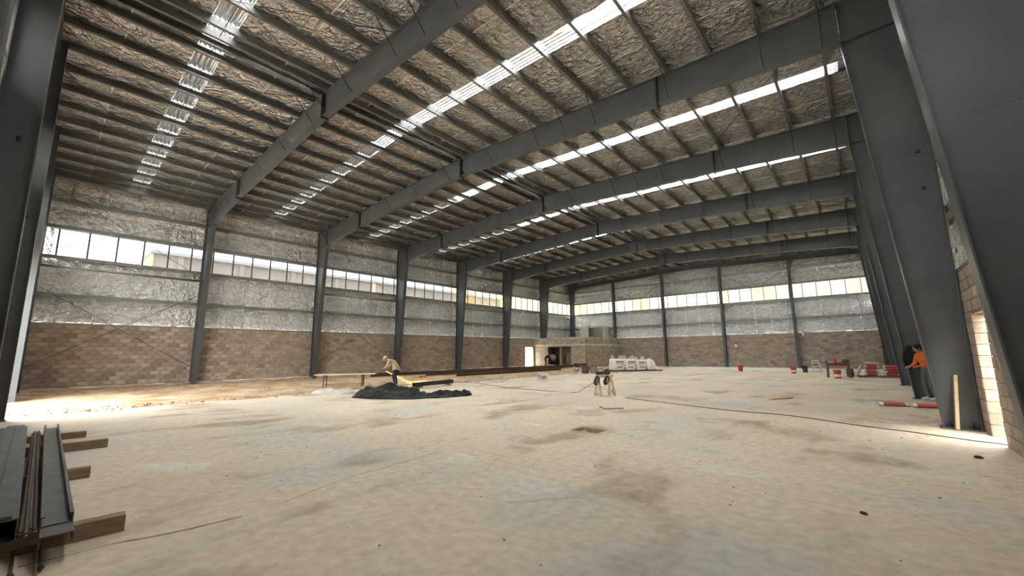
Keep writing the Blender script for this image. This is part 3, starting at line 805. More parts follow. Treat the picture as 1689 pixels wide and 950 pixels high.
# cement mixer
mx = thing('cement_mixer', 'small grey cement mixer with tilted drum in the office doorway', 'mixer', (2.25, OY+.62, 0), R(-25), kind='thing')
dr = MB().lathe([(.10, 0), (.26, .06), (.33, .25), (.33, .42), (.22, .68), (.21, .70)], 18)
o = obj('drum', dr, mixer_m, mx, (0, -.05, .72), smooth=True, rot=(R(48), 0, R(-40)))
obj('drum_rim', MB().lathe([(.225, .69), (.235, .70), (.235, .72), (.20, .72), (.20, .69)], 18), darkrod, o)
for s_ in (-1, 1): obj('frame_leg', MB().bar((s_*.35, -.25, .0), (s_*.30, 0, .85), .05, .05, (1, 0, 0)).bar((s_*.35, .35, .05), (s_*.30, 0, .85), .05, .05, (1, 0, 0)), blackbeam, mx)
obj('motor_box', MB().box(-.52, -.15, .55, -.36, .2, .95), blackbeam, mx); obj('axle', MB().tube([(-.36, 0, .85), (.36, 0, .85)], .025, 8), darkrod, mx)
for s_ in (-1, 1): obj('wheel', MB().tube([(s_*.40, .35, .15), (s_*.46, .35, .15)], .15, 14), blackplas, mx)

# neighbouring building outside the clear windows
nbm = MB().box(-26, 4.6, -.12, -12.2, 42, 8.9)
nbr = tag(obj('neighbour_building', nbm, nbwall), 'long low brown building outside the clear window panels', 'building', kind='thing')
obj('end_wall', MB().box(-26, 4.45, -.12, -12.1, 4.6, 9.1), nbcream, nbr)
obj('roof_edge', MB().box(-26.2, 4.4, 8.9, -11.9, 42.2, 9.12), cladm, nbr)
for i in range(9): obj('pier', MB().box(-12.2, 6+4*i, -.12, -12.05, 6.35+4*i, 8.9), nbcream if i in (4, 7) else nbwall, nbr)

bw = MB(); core(bw, 30.4, 30.6, 'y', -6, 48, -.12, 3.4, [])  # added unseen wall, cuts the sky light reaching the doorway
bwr = tag(obj('sky_screen_wall', bw, mortar), 'unseen plain block wall added outside the doorway to block sky light', 'wall', kind='thing')
block_wall(bwr, block_cells(6.0, 14.0, [], .2, 17), 30.4, 'y', -1, .19, greyblockm)
obj('coping', MB().box(30.35, -6, 3.4, 30.65, 48, 3.48), concm, bwr)
# ================================================================== PEOPLE
def skin_body(name, J, edges, root_key, mats, labels, extra=None):
    """one continuous skinned body: J name->(pos, radius), edges list of (a, b, material index)"""
    keys = list(J); me = bpy.data.meshes.new(name)
    me.from_pydata([J[k][0] for k in keys], [(keys.index(a), keys.index(b)) for a, b, _ in edges], [])
    t = bpy.data.objects.new(name+'_t', me); COL.objects.link(t)
    t.modifiers.new('skin', 'SKIN'); sub = t.modifiers.new('sub', 'SUBSURF'); sub.levels = 2; sub.render_levels = 2
    if not me.skin_vertices:
        bpy.context.view_layer.objects.active = t
    for i, k in enumerate(keys):
        r = J[k][1]; me.skin_vertices[0].data[i].radius = (r, r) if not isinstance(r, tuple) else r
        me.skin_vertices[0].data[i].use_root = (k == root_key)
    dg = bpy.context.evaluated_depsgraph_get(); dg.update()
    out = bpy.data.meshes.new_from_object(t.evaluated_get(dg))
    bpy.data.objects.remove(t)
    bm = bmesh.new(); bm.from_mesh(out); n0 = len(bm.faces)
    segs = [(Vector(J[a][0]), Vector(J[b][0]), m) for a, b, m in edges]
    for f_ in bm.faces:
        c = f_.calc_center_median(); best = (9e9, 0)
        for a, b, m in segs:
            d_ = b-a; u = max(0, min(1, (c-a).dot(d_)/max(1e-9, d_.length_squared))); q = (a+d_*u-c).length
            if q < best[0]: best = (q, m)
        f_.material_index = best[1]; f_.smooth = True
    if extra:
        for mb, mi in extra:
            vs_ = [bm.verts.new(p) for p in mb.v]
            for q in mb.f:
                try:
                    f_ = bm.faces.new([vs_[i] for i in q]); f_.material_index = mi; f_.smooth = True
                except ValueError: pass
    out.materials.clear()
    for m in mats: out.materials.append(m)
    bm.to_mesh(out); bm.free(); out.name = name
    return out
def head_mb(c, tilt, s=1.0):
    """head with brow, nose, chin and ears; faces +y, tilted forward by tilt"""
    M = Matrix.Translation(c) @ Matrix.Rotation(-tilt, 4, 'X')
    m = MB(); m.ball((0, 0, 0), (.076*s, .096*s, .118*s), 14, 12, lambda p: 1+.10*max(0, -p.z)*max(0, p.y)-.06*max(0, -p.z)*max(0, -p.y))
    m.add([(-.013, .09, .015), (.013, .09, .015), (.018, .095, -.03), (-.018, .095, -.03), (0, .122, -.025)], [(0, 1, 4), (1, 2, 4), (2, 3, 4), (3, 0, 4)])
    for q in (-1, 1): m.ball((q*.079, -.005, 0), (.010, .022, .032), 6, 5)
    m.v = [tuple(M @ Vector(p)) for p in m.v]
    e = MB()
    for q in (-1, 1): e.ball((q*.032, .088, .022), (.013, .008, .008), 6, 5)
    e.add([(-.026, .094, -.058), (.026, .094, -.058), (.022, .096, -.068), (-.022, .096, -.068)], [(0, 1, 2, 3)])
    e.v = [tuple(M @ Vector(p)) for p in e.v]
    return m, e, M
def hand_mb(w, d_, side, curl=1.0):
    """palm + five curled fingers from wrist w along direction d_"""
    d_ = Vector(d_).normalized(); up_ = Vector((0, 0, 1)); sd = d_.cross(up_).normalized()*side; nrm = sd.cross(d_).normalized()*side
    w = Vector(w); m = MB()
    m.tube([w, w+d_*.045, w+d_*.085], [.026, .036, .034], 8)
    for i, L in enumerate((.062, .075, .070, .055)):
        b = w+d_*.085+sd*(.027-.018*i); dn = (d_*.55-up_*.8*curl).normalized(); de = (-d_*.35-up_*.9*curl).normalized()
        m.tube([b, b+d_*L*.4, b+d_*L*.4+dn*L*.4, b+d_*L*.4+dn*L*.4+de*L*.3], [.0095, .009, .0085, .007], 6)
    b = w+d_*.03+sd*.032
    m.tube([b, b+sd*.025+d_*.03, b+sd*.02+d_*.055-up_*.02*curl], [.012, .010, .008], 6)
    return m
BODY_E = [('pelvis', 'spine', 1), ('spine', 'chest', 1), ('chest', 'neck', 1), ('neck', 'skull', 0)]
for s_ in 'LR': BODY_E += [('chest', 'sh'+s_, 1), ('sh'+s_, 'el'+s_, 1), ('el'+s_, 'wr'+s_, 1), ('pelvis', 'hip'+s_, 2), ('hip'+s_, 'kn'+s_, 2), ('kn'+s_, 'an'+s_, 2), ('an'+s_, 'toe'+s_, 3)]
def person(label, loc, rotz, P, mats, headc, tilt, handdir, jr=1.0):
    rad = dict(pelvis=(.15, .12), spine=(.15, .11), chest=(.165, .115), neck=.058, skull=.062, sh=.075, el=.052, wr=.036, hip=.092, kn=.066, an=.046, toe=.038)
    J = {k: (p, (tuple(q*jr for q in rad[k.rstrip('LR')]) if isinstance(rad[k.rstrip('LR')], tuple) else rad[k.rstrip('LR')]*(jr if k[:2] in ('sh', 'el') else 1))) for k, p in P.items()}
    hm, em, M = head_mb(Vector(headc), tilt)
    ex = [(hm, 0), (em, 4)]
    for s_, sg in (('L', -1), ('R', 1)): ex.append((hand_mb(P['wr'+s_], handdir, sg), 0))
    me = skin_body('person', J, BODY_E, 'pelvis', mats+[blackcloth], None, ex)
    o = link('person', me, None, loc, rotz); tag(o, label, 'person', kind='thing')
    return o, M
bent = dict(pelvis=(0, -.16, .84), spine=(0, -.07, 1.0), chest=(0, .10, 1.12), neck=(0, .25, 1.17), skull=(0, .31, 1.19),
            shL=(-.19, .13, 1.13), shR=(.19, .13, 1.13), elL=(-.24, .20, .90), elR=(.24, .18, .90), wrL=(-.10, .40, .79), wrR=(.10, .36, .77),
            hipL=(-.10, -.15, .80), hipR=(.10, -.15, .80), knL=(-.12, -.05, .45), knR=(.12, -.09, .45), anL=(-.13, -.14, .08), anR=(.13, -.16, .08), toeL=(-.14, .04, .04), toeR=(.14, .02, .04))
p1, M1 = person('person in beige jacket and pale cap bending to grind steel', (9.72, 10.72, .03), R(130.9), bent, [skin, jacket, navy, shoe], (0, .36, 1.215), R(38), (-.05, .9, -.3), 1.12)
cp = MB().ball((0, -.012, .035), (.088, .106, .098), 14, 8); cp.v = [p if p[2] > .03 else (p[0], p[1], .03) for p in cp.v]
cp.add([(-.06, .07, .045), (.06, .07, .045), (.045, .165, .03), (-.045, .165, .03), (-.06, .07, .035), (.06, .07, .035), (.045, .165, .022), (-.045, .165, .022)], [(0, 1, 2, 3), (7, 6, 5, 4), (1, 5, 6, 2), (2, 6, 7, 3), (3, 7, 4, 0)])
cp.v = [tuple(M1 @ Vector(p)) for p in cp.v]; obj('cap', cp, capm, p1, smooth=True)
hem = MB(); v = []; f = []
for i, (cy_, z, rx, ry) in enumerate(((-.06, 1.0, .175, .135), (-.13, .86, .195, .165), (-.17, .70, .215, .185))):
    for j in range(16): t = 2*math.pi*j/16; v.append((rx*math.cos(t), cy_+ry*math.sin(t), z+(.03*math.cos(t*2) if i == 2 else 0)))
for i in range(2):
    for j in range(16): f.append((i*16+j, i*16+(j+1) % 16, (i+1)*16+(j+1) % 16, (i+1)*16+j))
obj('jacket_hem', hem.add(v, f), jacket, p1, smooth=True)
p2, M2 = person('person dressed in black stooping over the cement mixer', (1.75, OY-.42, .02), R(-49), bent, [skin, blackcloth, blackcloth, shoe], (0, .36, 1.215), R(38), (0, .8, -.4), 1.15)
hr = MB().ball((0, -.015, .03), (.084, .104, .10), 12, 8); hr.v = [tuple(M2 @ Vector((p[0], p[1], max(p[2], -.02)))) for p in hr.v]; obj('hair', hr, blackcloth, p2, smooth=True)
stand = dict(pelvis=(0, -.04, .90), spine=(0, -.02, 1.08), chest=(0, .05, 1.26), neck=(0, .10, 1.37), skull=(0, .12, 1.42),
             shL=(-.18, .05, 1.28), shR=(.18, .05, 1.28), elL=(-.24, .08, 1.04), elR=(.24, .10, 1.04), wrL=(-.14, .27, .98), wrR=(.12, .30, .96),
             hipL=(-.10, -.03, .86), hipR=(.10, -.03, .86), knL=(-.12, .02, .47), knR=(.12, .03, .47), anL=(-.13, -.05, .08), anR=(.13, -.04, .08), toeL=(-.14, .13, .04), toeR=(.14, .14, .04))
p3, M3 = person('person in orange shirt standing behind the steel column with the leaning plank', (27.56, 16.72, .0), R(118), stand, [skin, orange, greycloth, whiteshoe], (0, .15, 1.48), R(18), (0, .8, -.2), 1.05)
hr = MB().ball((0, -.02, .02), (.090, .112, .112), 12, 10); hr.v = [(p[0], min(p[1], .075), p[2]) for p in hr.v]; hr.v = [tuple(M3 @ Vector(p)) for p in hr.v]; obj('hair', hr, blackcloth, p3, smooth=True)
jk = thing('black_jacket', 'long black jacket hanging on a steel column beside the orange shirt', 'jacket', (27.30, 17.02, .95), kind='thing')
obj('jacket_body', MB().ball((0, 0, .28), (.15, .075, .34), 14, 12, lambda p: 1+.14*nz(p.x*2, p.y*2, p.z*2)), blackcloth, jk, smooth=True)
for q in (-1, 1): obj('sleeve', MB().tube([(q*.11, 0, .48), (q*.155, -.01, .25), (q*.14, -.02, .02)], [.05, .045, .035], 8), blackcloth, jk, smooth=True)
obj('hook', MB().tube([(0, 0, .58), (0, .05, .63), (0, .16, .63)], .008, 6), darkrod, jk)

# ================================================================== THINGS ON THE FLOOR
# ---- grinder held by the worker, sparks
gr = thing('angle_grinder', 'small red angle grinder in the hands of the bending worker', 'grinder', (9.36, 10.42, .76), R(130.9), kind='thing')
obj('body', MB().tube([(-.14, 0, 0), (.10, 0, .01)], [.03, .034], 10), redplas, gr, smooth=True); obj('gear_head', MB().tube([(.10, 0, .01), (.16, 0, .0)], [.034, .028], 10), rawsteel, gr)
obj('disc', MB().lathe([(.062, 0), (.062, .004)], 20, (.15, 0, -.045)), darkrod, gr); obj('side_handle', MB().tube([(.12, .02, .02), (.12, .14, .04)], .014, 8), blackplas, gr)
sp = MB(); random.seed(9)
g0 = Vector((9.42, 10.5, .70)); g1 = Vector((10.35, 12.2, .06))
for i in range(420):
    t = random.random()**.75; c = g0.lerp(g1, t); c.z = .70-.62*min(1, t*1.7)+random.uniform(-.01, .14)*t
    c += Vector((random.gauss(0, .16)*t, random.gauss(0, .20)*t, 0)); c.z = max(.05, c.z)
    r = random.uniform(.003, .009); sp.ball(c, (r, r, r), 4, 3)
tag(obj('sparks', sp, spark), 'spray of glowing orange grinder sparks over the earth', 'sparks', kind='stuff')
# ---- low steel work table
wt = thing('work_table', 'low rusty steel work table with a plank top on the earth', 'table', (8.35, 9.15, .04), R(54), kind='thing')
obj('plank_top', MB().box(-1.25, -.34, .52, 1.3, .02, .56), palewood, wt); obj('plank_top', MB().box(-1.2, .04, .52, 1.35, .36, .555), timber, wt)
for x in (-.85, .75):
    for y in (-.30, .30): obj('leg', MB().bar((x, y, 0), (x, y, .52), .05, .05, (1, 0, 0)), rust, wt)
    obj('cross_bar', MB().bar((x, -.3, .48), (x, .3, .48), .04, .05), rust, wt)
obj('long_bar', MB().bar((-.85, -.3, .12), (.75, -.3, .12), .03, .03), rust, wt)
# ---- heaps of sheeting
def heap(name, label, cat, spine, material, seed, folds=1.0, n=110, m_=34):
    P = [Vector((a, b, 0)) for a, b, _, _ in spine]; W_ = [w for _, _, w, _ in spine]; H_ = [h for _, _, _, h in spine]
    v = []; f = []; L = len(P)-1
    for i in range(n+1):
        t = i/n*L; k = min(L-1, int(t)); u = t-k; u2 = u*u*(3-2*u)
        c = P[k].lerp(P[k+1], u); tg = (P[k+1]-P[k]).normalized(); sd = Vector((-tg.y, tg.x, 0))
        e = min(1, i/n*9, (1-i/n)*9)**.5
        w = (W_[k]+(W_[k+1]-W_[k])*u2)*(.25+.75*e); h = (H_[k]+(H_[k+1]-H_[k])*u2)*e
        for j in range(m_+1):
            q = j/m_*2-1
            pr = max(0, 1-abs(q)**1.6)
            x, y = c.x+sd.x*q*w, c.y+sd.y*q*w
            fo = .30*abs(nz(q*2.6+1.2*nz(i*.09, q, seed+3), i*.045, seed))+.14*abs(nz(q*5.5+.8*nz(i*.14, q*2, seed+4), i*.11, seed+1))+.03*nz(x*7, y*7, seed+2)
            z = .008+pr*h*(.7+.9*abs(nz(x*1.3, y*1.3, seed+5)))+fo*folds*(pr**.4)*min(1, e+.2)
            wob = 1+.22*nz(c.x*2.1+q, c.y*2.1, seed+9)
            v.append((c.x+sd.x*q*w*wob, c.y+sd.y*q*w*wob, max(.004, z) if abs(q) < 1 else .004))
    for i in range(n):
        for j in range(m_):
            a = i*(m_+1)+j; f.append((a, a+1, a+m_+2, a+m_+1))
    o = obj(name, MB().add(v, f), material, smooth=True)
    return tag(o, label, cat, kind='thing')
heap('black_tarp', 'crumpled black plastic sheeting heaped on the concrete', 'tarp', [(12.65, 7.65, .36, .10), (13.05, 7.6, .58, .34), (13.8, 7.85, .66, .22), (14.6, 8.45, .60, .08), (15.15, 9.15, .46, .09), (15.45, 9.8, .30, .10), (15.55, 10.15, .24, .16)], tarpm, 2, .72)
ob = MB(); v = [(0, 0, 0), (.5, .1, 0), (.75, .5, 0), (.3, .75, 0), (-.15, .45, 0), (.22, .34, .40), (.30, .40, .36)]
heap('tarp_bundle', 'dark peaked fold of black sheeting behind the tarp', 'tarp', [(11.6, 8.75, .12, .10), (11.95, 9.1, .22, .36), (12.5, 9.5, .25, .12), (12.9, 9.9, .2, .2)], tarpm, 31, .6, 50, 20)
heap('white_sack', 'crumpled white plastic sacks lying on the edge of the slab', 'sack', [(10.3, 6.85, .12, .03), (10.75, 7.3, .33, .16), (11.05, 7.65, .30, .06), (11.4, 8.0, .15, .10)], oldsack, 17, .5, 60, 22)
bt = thing('steel_box_beam', 'black square steel tube lying on the slab behind the tarp', 'beam', (13.0, 10.9, 0), math.atan2(2.55, .45)-math.pi/2, kind='thing')
bx = MB(); hw = .085
for a in ((-hw, .06, hw, .072), (-hw, .218, hw, .23)): bx.box(a[0], -1.2, a[1], a[2], 1.2, a[3])
for a in (-hw, hw-.012): bx.box(a, -1.2, .072, a+.012, 1.2, .218)
obj('tube_wall', bx, blackbeam, bt)
for y in (-.9, .9): obj('bearer', MB().box(-.16, y-.05, 0, .16, y+.05, .06), timber, bt)
bt.location = (11.62, 11.6, 0.03); bt.rotation_euler.z = math.atan2(2.4, -.35)-math.pi/2
# ---- saw horse with grinder and cable
sh = thing('saw_horse', 'pale wooden saw horse standing alone on the concrete floor', 'saw horse', (19.42, 12.75, 0), R(60), kind='thing')
obj('top_beam', MB().box(-.34, -.05, .60, .34, .05, .69), palewood, sh)
for x in (-.24, .24):
    for y in (-1, 1): obj('leg', MB().bar((x*1.15, y*.20, 0), (x, y*.04, .64), .075, .04, (1, 0, 0)), palewood, sh)
    obj('cross_brace', MB().bar((x*1.12, -.16, .12), (x*1.12, .16, .12), .03, .07), palewood, sh)
    obj('gusset', MB().bar((x*1.02, -.09, .52), (x*1.02, .09, .52), .03, .12), palewood, sh)
cu = thing('cut_off_saw', 'black cut-off saw resting on the wooden saw horse', 'saw', (19.42, 12.75, .69), R(60), kind='thing')
obj('motor', MB().tube([(-.30, 0, .06), (-.02, 0, .07)], [.055, .06], 12), blackplas, cu, smooth=True); obj('blade_guard', MB().tube([(.12, -.03, .09), (.12, .03, .09)], .11, 16), blackplas, cu, smooth=True)
obj('blade', MB().tube([(.12, -.036, .085), (.12, -.040, .085)], .10, 20), rawsteel, cu); obj('handle', MB().tube([(-.28, 0, .10), (-.22, 0, .19), (-.08, 0, .20), (0, 0, .12)], .016, 8), blackplas, cu, smooth=True)
for x, y in ((-.36, -.10), (.02, -.10)):
    pc = thing('cable_coil', 'black cable bundle hanging from the saw horse end' if x < -.1 else 'black cable bundle hanging from the saw horse middle', 'cable', (19.42+x*.5-y*.87, 12.75+x*.87+y*.5, .38), kind='thing')
    m = MB()
    for q in range(6): m.tube([((.10-.012*q)*math.cos(a)+.012*q, .05*math.sin(a)-.01*q, .13+.14*math.sin(a+.3)) for a in [2*math.pi*i/18 for i in range(19)]], .017, 6)
    obj('loops', m, cable, pc, smooth=True); obj('tie', MB().tube([(-.02, 0, .25), (.03, 0, .25)], .03, 8), cable, pc)
def spline(pts, n=10):
    out = []; P = [Vector(p) for p in pts]
    for i in range(len(P)-1):
        a, b, c, d_ = P[max(0, i-1)], P[i], P[i+1], P[min(len(P)-1, i+2)]
        for k in range(n):
            t = k/n; out.append(.5*((2*b)+(c-a)*t+(2*a-5*b+4*c-d_)*t*t+(3*b-a-3*c+d_)*t**3))
    return out+[P[-1]]
def cord(label, pts, r=.009):
    tag(obj('power_cable', MB().tube(spline(pts), r, 6), cable, smooth=True), label, 'cable', kind='thing')
cord('black power cable running from the saw horse toward the earth strip', [(19.25, 12.55, .52), (18.7, 12.6, .2), (18.1, 12.9, .011), (16.8, 12.86, .011), (14.8, 13.1, .011), (12.6, 13.8, .011), (11.4, 14.2, .03), (10.6, 13.0, .09)])
cord('long black power cable crossing the floor to the sunlit doorway', [(19.6, 13.0, .45), (19.75, 12.8, .011), (20.6, 12.3, .011), (21.85, 11.86, .011), (23.56, 11.3, .011), (24.83, 11.17, .011), (26.08, 10.5, .011), (26.74, 10.25, .011), (27.41, 9.89, .011), (27.8, 9.72, .011), (28.3, 9.7, -.08)], .008)
cord('thin dark cable behind the tarp on the slab edge', [(11.5, 14.2, .04), (11.0, 16.0, .05), (11.3, 17.0, .03), (11.9, 15.6, .011)], .006)
# ---- red buckets, black bucket, chair, table
def bucket(label, loc, material, rz=0., band=None):
    r = thing('bucket', label, 'bucket', loc, rz, 'plastic buckets near the far gable', 'thing'); s_ = 1.12
    obj('shell', MB().lathe([(.118*s_, 0), (.150*s_, .36*s_), (.158*s_, .36*s_), (.158*s_, .385*s_), (.143*s_, .385*s_), (.112*s_, .02)], 18), material, r, smooth=False)
    obj('rim_ring', MB().lathe([(.146*s_, .30*s_), (.156*s_, .305*s_), (.156*s_, .32*s_), (.147*s_, .325*s_)], 18), material, r)
    obj('handle', MB().tube([(.15*s_*math.cos(a), .15*s_*math.sin(a)*.55-.06, .33*s_-.13*math.sin(a)) for a in [math.pi*i/10 for i in range(11)]], .006, 5), darkrod, r)
    if band: obj('paper_label', MB().lathe([(.1265*s_, .08*s_), (.1395*s_, .20*s_), (.1380*s_, .20*s_), (.125*s_, .08*s_)], 18), band, r)
bucket('red plastic bucket standing alone along the pale floor band', (19.3, 33.3, 0), redplas)
bucket('red plastic bucket with white label beside the black bucket', (22.65, 31.8, 0), redplas, .4, whiteplas)
bucket('black plastic bucket between red bucket and white chair', (23.1, 33.5, 0), blackplas)
bucket('red plastic bucket with white label under the brown table', (25.06, 27.15, 0), redplas, .9, whiteplas)
ch = thing('plastic_chair', 'white plastic chair near the far gable wall', 'chair', (23.75, 33.6, 0), R(200), kind='thing')
obj('seat', MB().box(-.22, -.20, .40, .22, .22, .425), whitechair, ch)
for x in (-.19, .19):
    for y, lean in ((.19, .03), (-.19, -.05)): obj('leg', MB().bar((x*1.12, y+lean, 0), (x, y, .41), .035, .035, (1, 0, 0)), whitechair, ch)
    obj('back_post', MB().bar((x, -.19, .41), (x*.95, -.29, .80), .035, .025, (1, 0, 0)), whitechair, ch)
    obj('armrest', MB().bar((x*1.1, .16, .60), (x*1.1, -.24, .61), .04, .02), whitechair, ch)
obj('back_slat', MB().bar((-.18, -.29, .78), (.18, -.29, .78), .025, .07), whitechair, ch); obj('back_slat', MB().bar((-.18, -.26, .64), (.18, -.26, .64), .02, .05), whitechair, ch)
tb = thing('wooden_table', 'reddish brown wooden table with tools standing on it', 'table', (25.08, 28.05, 0), R(8), kind='thing')
obj('top', MB().box(-.58, -.32, .73, .58, .32, .765), redwood, tb); obj('apron', MB().box(-.48, -.26, .64, .48, .26, .73), redwood, tb)
for x in (-.44, .44):
    for y in (-.24, .24): obj('leg', MB().bar((x*1.06, y*1.05, 0), (x, y, .66), .065, .065, (1, 0, 0)), redwood, tb)
t = thing('red_canister', 'red canister standing on the brown wooden table', 'canister', (25.0, 28.0, .765), kind='thing')
obj('can', MB().lathe([(.07, 0), (.075, .02), (.075, .17), (.03, .22), (.03, .25)], 14), redplas, t, smooth=True); obj('cap', MB().lathe([(.034, .25), (.034, .29)], 12), redplas, t)
t = thing('dark_tin', 'small dark tin on the end of the brown table', 'tin', (24.62, 28.0, .765), kind='thing')
obj('can', MB().lathe([(.05, 0), (.05, .10)], 12), blackplas, t); obj('lid', MB().lathe([(.053, .10), (.053, .115)], 12), rawsteel, t)
t = thing('tool_case', 'grey green tool case on the brown wooden table', 'case', (25.42, 28.1, .765), R(20), kind='thing')
obj('case_body', MB().box(-.14, -.08, 0, .14, .08, .15), greycloth, t); obj('case_lid', MB().box(-.145, -.085, .15, .145, .085, .19), greycloth, t); obj('handle', MB().tube([(-.06, 0, .19), (-.04, 0, .225), (.04, 0, .225), (.06, 0, .19)], .008, 6), blackplas, t)
t = thing('red_rag', 'red cloth rag lying on the brown table', 'rag', (25.18, 27.85, .765), kind='thing')
obj('cloth', MB().ball((0, 0, .02), (.12, .07, .03), 10, 6, lambda p: 1+.4*nz(p.x*3, p.y*3, 2)), redplas, t, smooth=True); obj('fold', MB().ball((.05, .02, .04), (.05, .04, .02), 8, 5), redplas, t, smooth=True)
# ---- sacks
def sack_mesh(L, W_, H_, seed, material, material2=None):
    nx, ny = 14, 9; mb = MB(); v = []; f = []
    for top in (1, -1):
        for i in range(nx+1):
            for j in range(ny+1):
                a, b = i/nx*2-1, j/ny*2-1
                pr = (max(0, 1-abs(a)**4)*max(0, 1-abs(b)**4))**.5
                z = H_/2+top*H_/2*pr*(1+.18*nz(a*2+seed, b*2, seed))
                v.append((a*L/2, b*W_/2, z))
    n1 = (nx+1)*(ny+1)
    for o_ in (0, n1):
        for i in range(nx):
            for j in range(ny):
                k = o_+i*(ny+1)+j; f.append((k, k+1, k+ny+2, k+ny+1))
    mb.add(v, f)
    me = mb.mesh('sack', [material]+([material2] if material2 else []), True)
    if material2:
        for p in me.polygons:
            c = p.center
            if abs(c.x) < L*.36: p.material_index = 1
    bm = bmesh.new(); bm.from_mesh(me); bmesh.ops.remove_doubles(bm, verts=bm.verts, dist=.004); bmesh.ops.recalc_face_normals(bm, faces=bm.faces); bm.to_mesh(me); bm.free()
    return me
skm = [sack_mesh(.62, .40, .125, 3+i, whiteplas, redpaper) for i in range(3)]; skb = [sack_mesh(.60, .40, .13, 8+i, paperbag) for i in range(2)]
endm = MB().box(-.012, -.17, .04, .012, .17, .075).mesh('end_seam', paperbag)
def sack(label, me, loc, rz, rot=None):
    r = link('cement_sack', None, None, loc, rz, rot); tag(r, label, 'sack', 'sacks on the pallet row', 'thing')
    link('bag', me, r); link('end_seam', endm, r, (.30, 0, 0)); link('end_seam', endm, r, (-.30, 0, 0))
random.seed(13)
# pallet under the sacks, split per pallet
for i, x in enumerate((26.25, 27.15)):
    r = thing('wooden_pallet', ['weathered pallet under the leaning beige and red sacks', 'weathered pallet under the red sacks by the column row'][i], 'pallet', (x, 29.4, 0), R(4), 'pallets by the column row', 'thing')
    for y in (-.34, 0, .34): obj('runner', MB().box(-.42, y-.04, 0, .42, y+.04, .07), timber, r)
    for j in range(6): obj('slat', MB().box(-.42+.145*j, -.42, .07, -.42+.145*j+.10, .42, .09), timber, r)
for i in range(4): sack(f'red printed cement sack, {["lowest", "second", "third", "top"][i]} of the stack by the column row', skm[i % 3], (27.22+random.uniform(-.03, .03), 29.25, .095+.142*i), R(random.uniform(-6, 6)))
for i in range(4): sack(f'red printed cement sack, {["lowest", "second", "third", "top"][i]} of the stack beside the beige sacks', skm[(i+1) % 3], (26.42+random.uniform(-.03, .03), 29.25, .095+.142*i), R(random.uniform(-6, 6)))
sack('beige paper sack lying across the top of the cement stack', skb[0], (26.45, 29.2, .675), R(8), (R(0), R(4), R(8)))
sack('beige paper sack leaning upright against the cement stack', skb[1], (25.96, 28.98, .33), 0, (0, R(-68), R(5)))
for i in range(4): sack(f'red printed cement sack, {["lowest", "second", "third", "top"][i]} of the stack behind the stacks', skm[(i+2) % 3], (27.2, 30.12, .142*i), R(random.uniform(-6, 6)))
t = thing('grey_drum', 'small grey green drum at the end of the sack row', 'drum', (25.52, 29.25, 0), kind='thing')
obj('shell', MB().lathe([(.15, 0), (.16, .02), (.16, .42), (.15, .44)], 16), greycloth, t, smooth=True); obj('hoop', MB().lathe([(.164, .2), (.166, .21), (.166, .23), (.164, .24)], 16), darkrod, t)
# flat red and white tile adhesive bags near the plank column
for i, (x, y, rz) in enumerate(((26.70, 14.78, 8), (27.35, 14.83, 3))):
    r = link('adhesive_bag', None, None, (x, y, 0), R(rz)); tag(r, ['flat red and white bag on the floor, end jutting into the hall', 'flat red and white bag on the floor near the block wall'][i], 'bag', 'flat bags behind the plank column', 'thing')
    link('bag', sack_mesh(.60, .36, .085, 20+i, whiteplas, redpaper), r); link('end_seam', endm, r, (.29, 0, -.02))
# ---- bulk bags
def bulk(label, loc, rz, s_, seed, prt, full=1.0):
    r = thing('bulk_bag', label, 'bag', loc, rz, 'white bulk bags on the dark pallet', 'thing')
    v = []; f = []; n = 28; m_ = 9
    for i in range(m_+1):
        z = i/m_; rr = s_*(.46+.05*math.sin(z*math.pi))*(1-(.0 if full == 1 else .45*z*z))
        for j in range(n):
            a = 2*math.pi*j/n; sq = (abs(math.cos(a))**4+abs(math.sin(a))**4)**-.25
            k = 1+.05*nz(math.cos(a)*2+seed, math.sin(a)*2, z*3)
            v.append((rr*sq*math.cos(a)*k, rr*sq*math.sin(a)*k, z*.92*s_*(1 if full == 1 else 1.05)))
    for i in range(m_):
        for j in range(n): f.append((i*n+j, i*n+(j+1) % n, (i+1)*n+(j+1) % n, (i+1)*n+j))
    f += [tuple(range(n-1, -1, -1)), tuple(range(m_*n, (m_+1)*n))]
    obj('bag_body', MB().add(v, f), whiteplas, r, smooth=True)
    if full == 1:
        for a, b in ((-1, -1), (1, -1), (1, 1), (-1, 1)):
            q = .36*s_; obj('lifting_loop', MB().tube([(a*q, b*q*.7, .88*s_), (a*q*.98, b*q*.55, 1.16*s_), (a*q*.9, b*q*.35, 1.18*s_), (a*q*.9, b*q*.2, .88*s_)], .022, 5), whiteplas, r)
    else: obj('tied_neck', MB().lathe([(.27*s_, .90*s_), (.15*s_, 1.02*s_), (.05*s_, 1.05*s_)], 14), whiteplas, r, smooth=True)
    if prt:   # printed bars on the face toward the hall
        random.seed(seed)
        for z, h, w, material in ((.62, .13, .60, printred), (.50, .05, .66, printred), (.24, .08, .5, printgrey)):
            x = -w/2
            while x < w/2-.04:
                ww = random.uniform(.05, .11); obj('print_mark', MB().box(x*s_, -.525*s_, z*s_, (x+ww)*s_, -.45*s_, (z+h*random.uniform(.8, 1))*s_), material, r); x += ww+.02
bp = thing('dark_pallet', 'long dark pallet under the white bulk bags', 'pallet', (12.75, 29.98, 0), R(55.7), kind='thing')
for y in (-.45, 0, .45): obj('runner', MB().box(-2.1, y-.05, 0, 2.1, y+.05, .06), timber, bp)
for j in range(14): obj('slat', MB().box(-2.1+.305*j, -.55, .06, -2.1+.305*j+.22, .55, .085), blackbeam, bp)
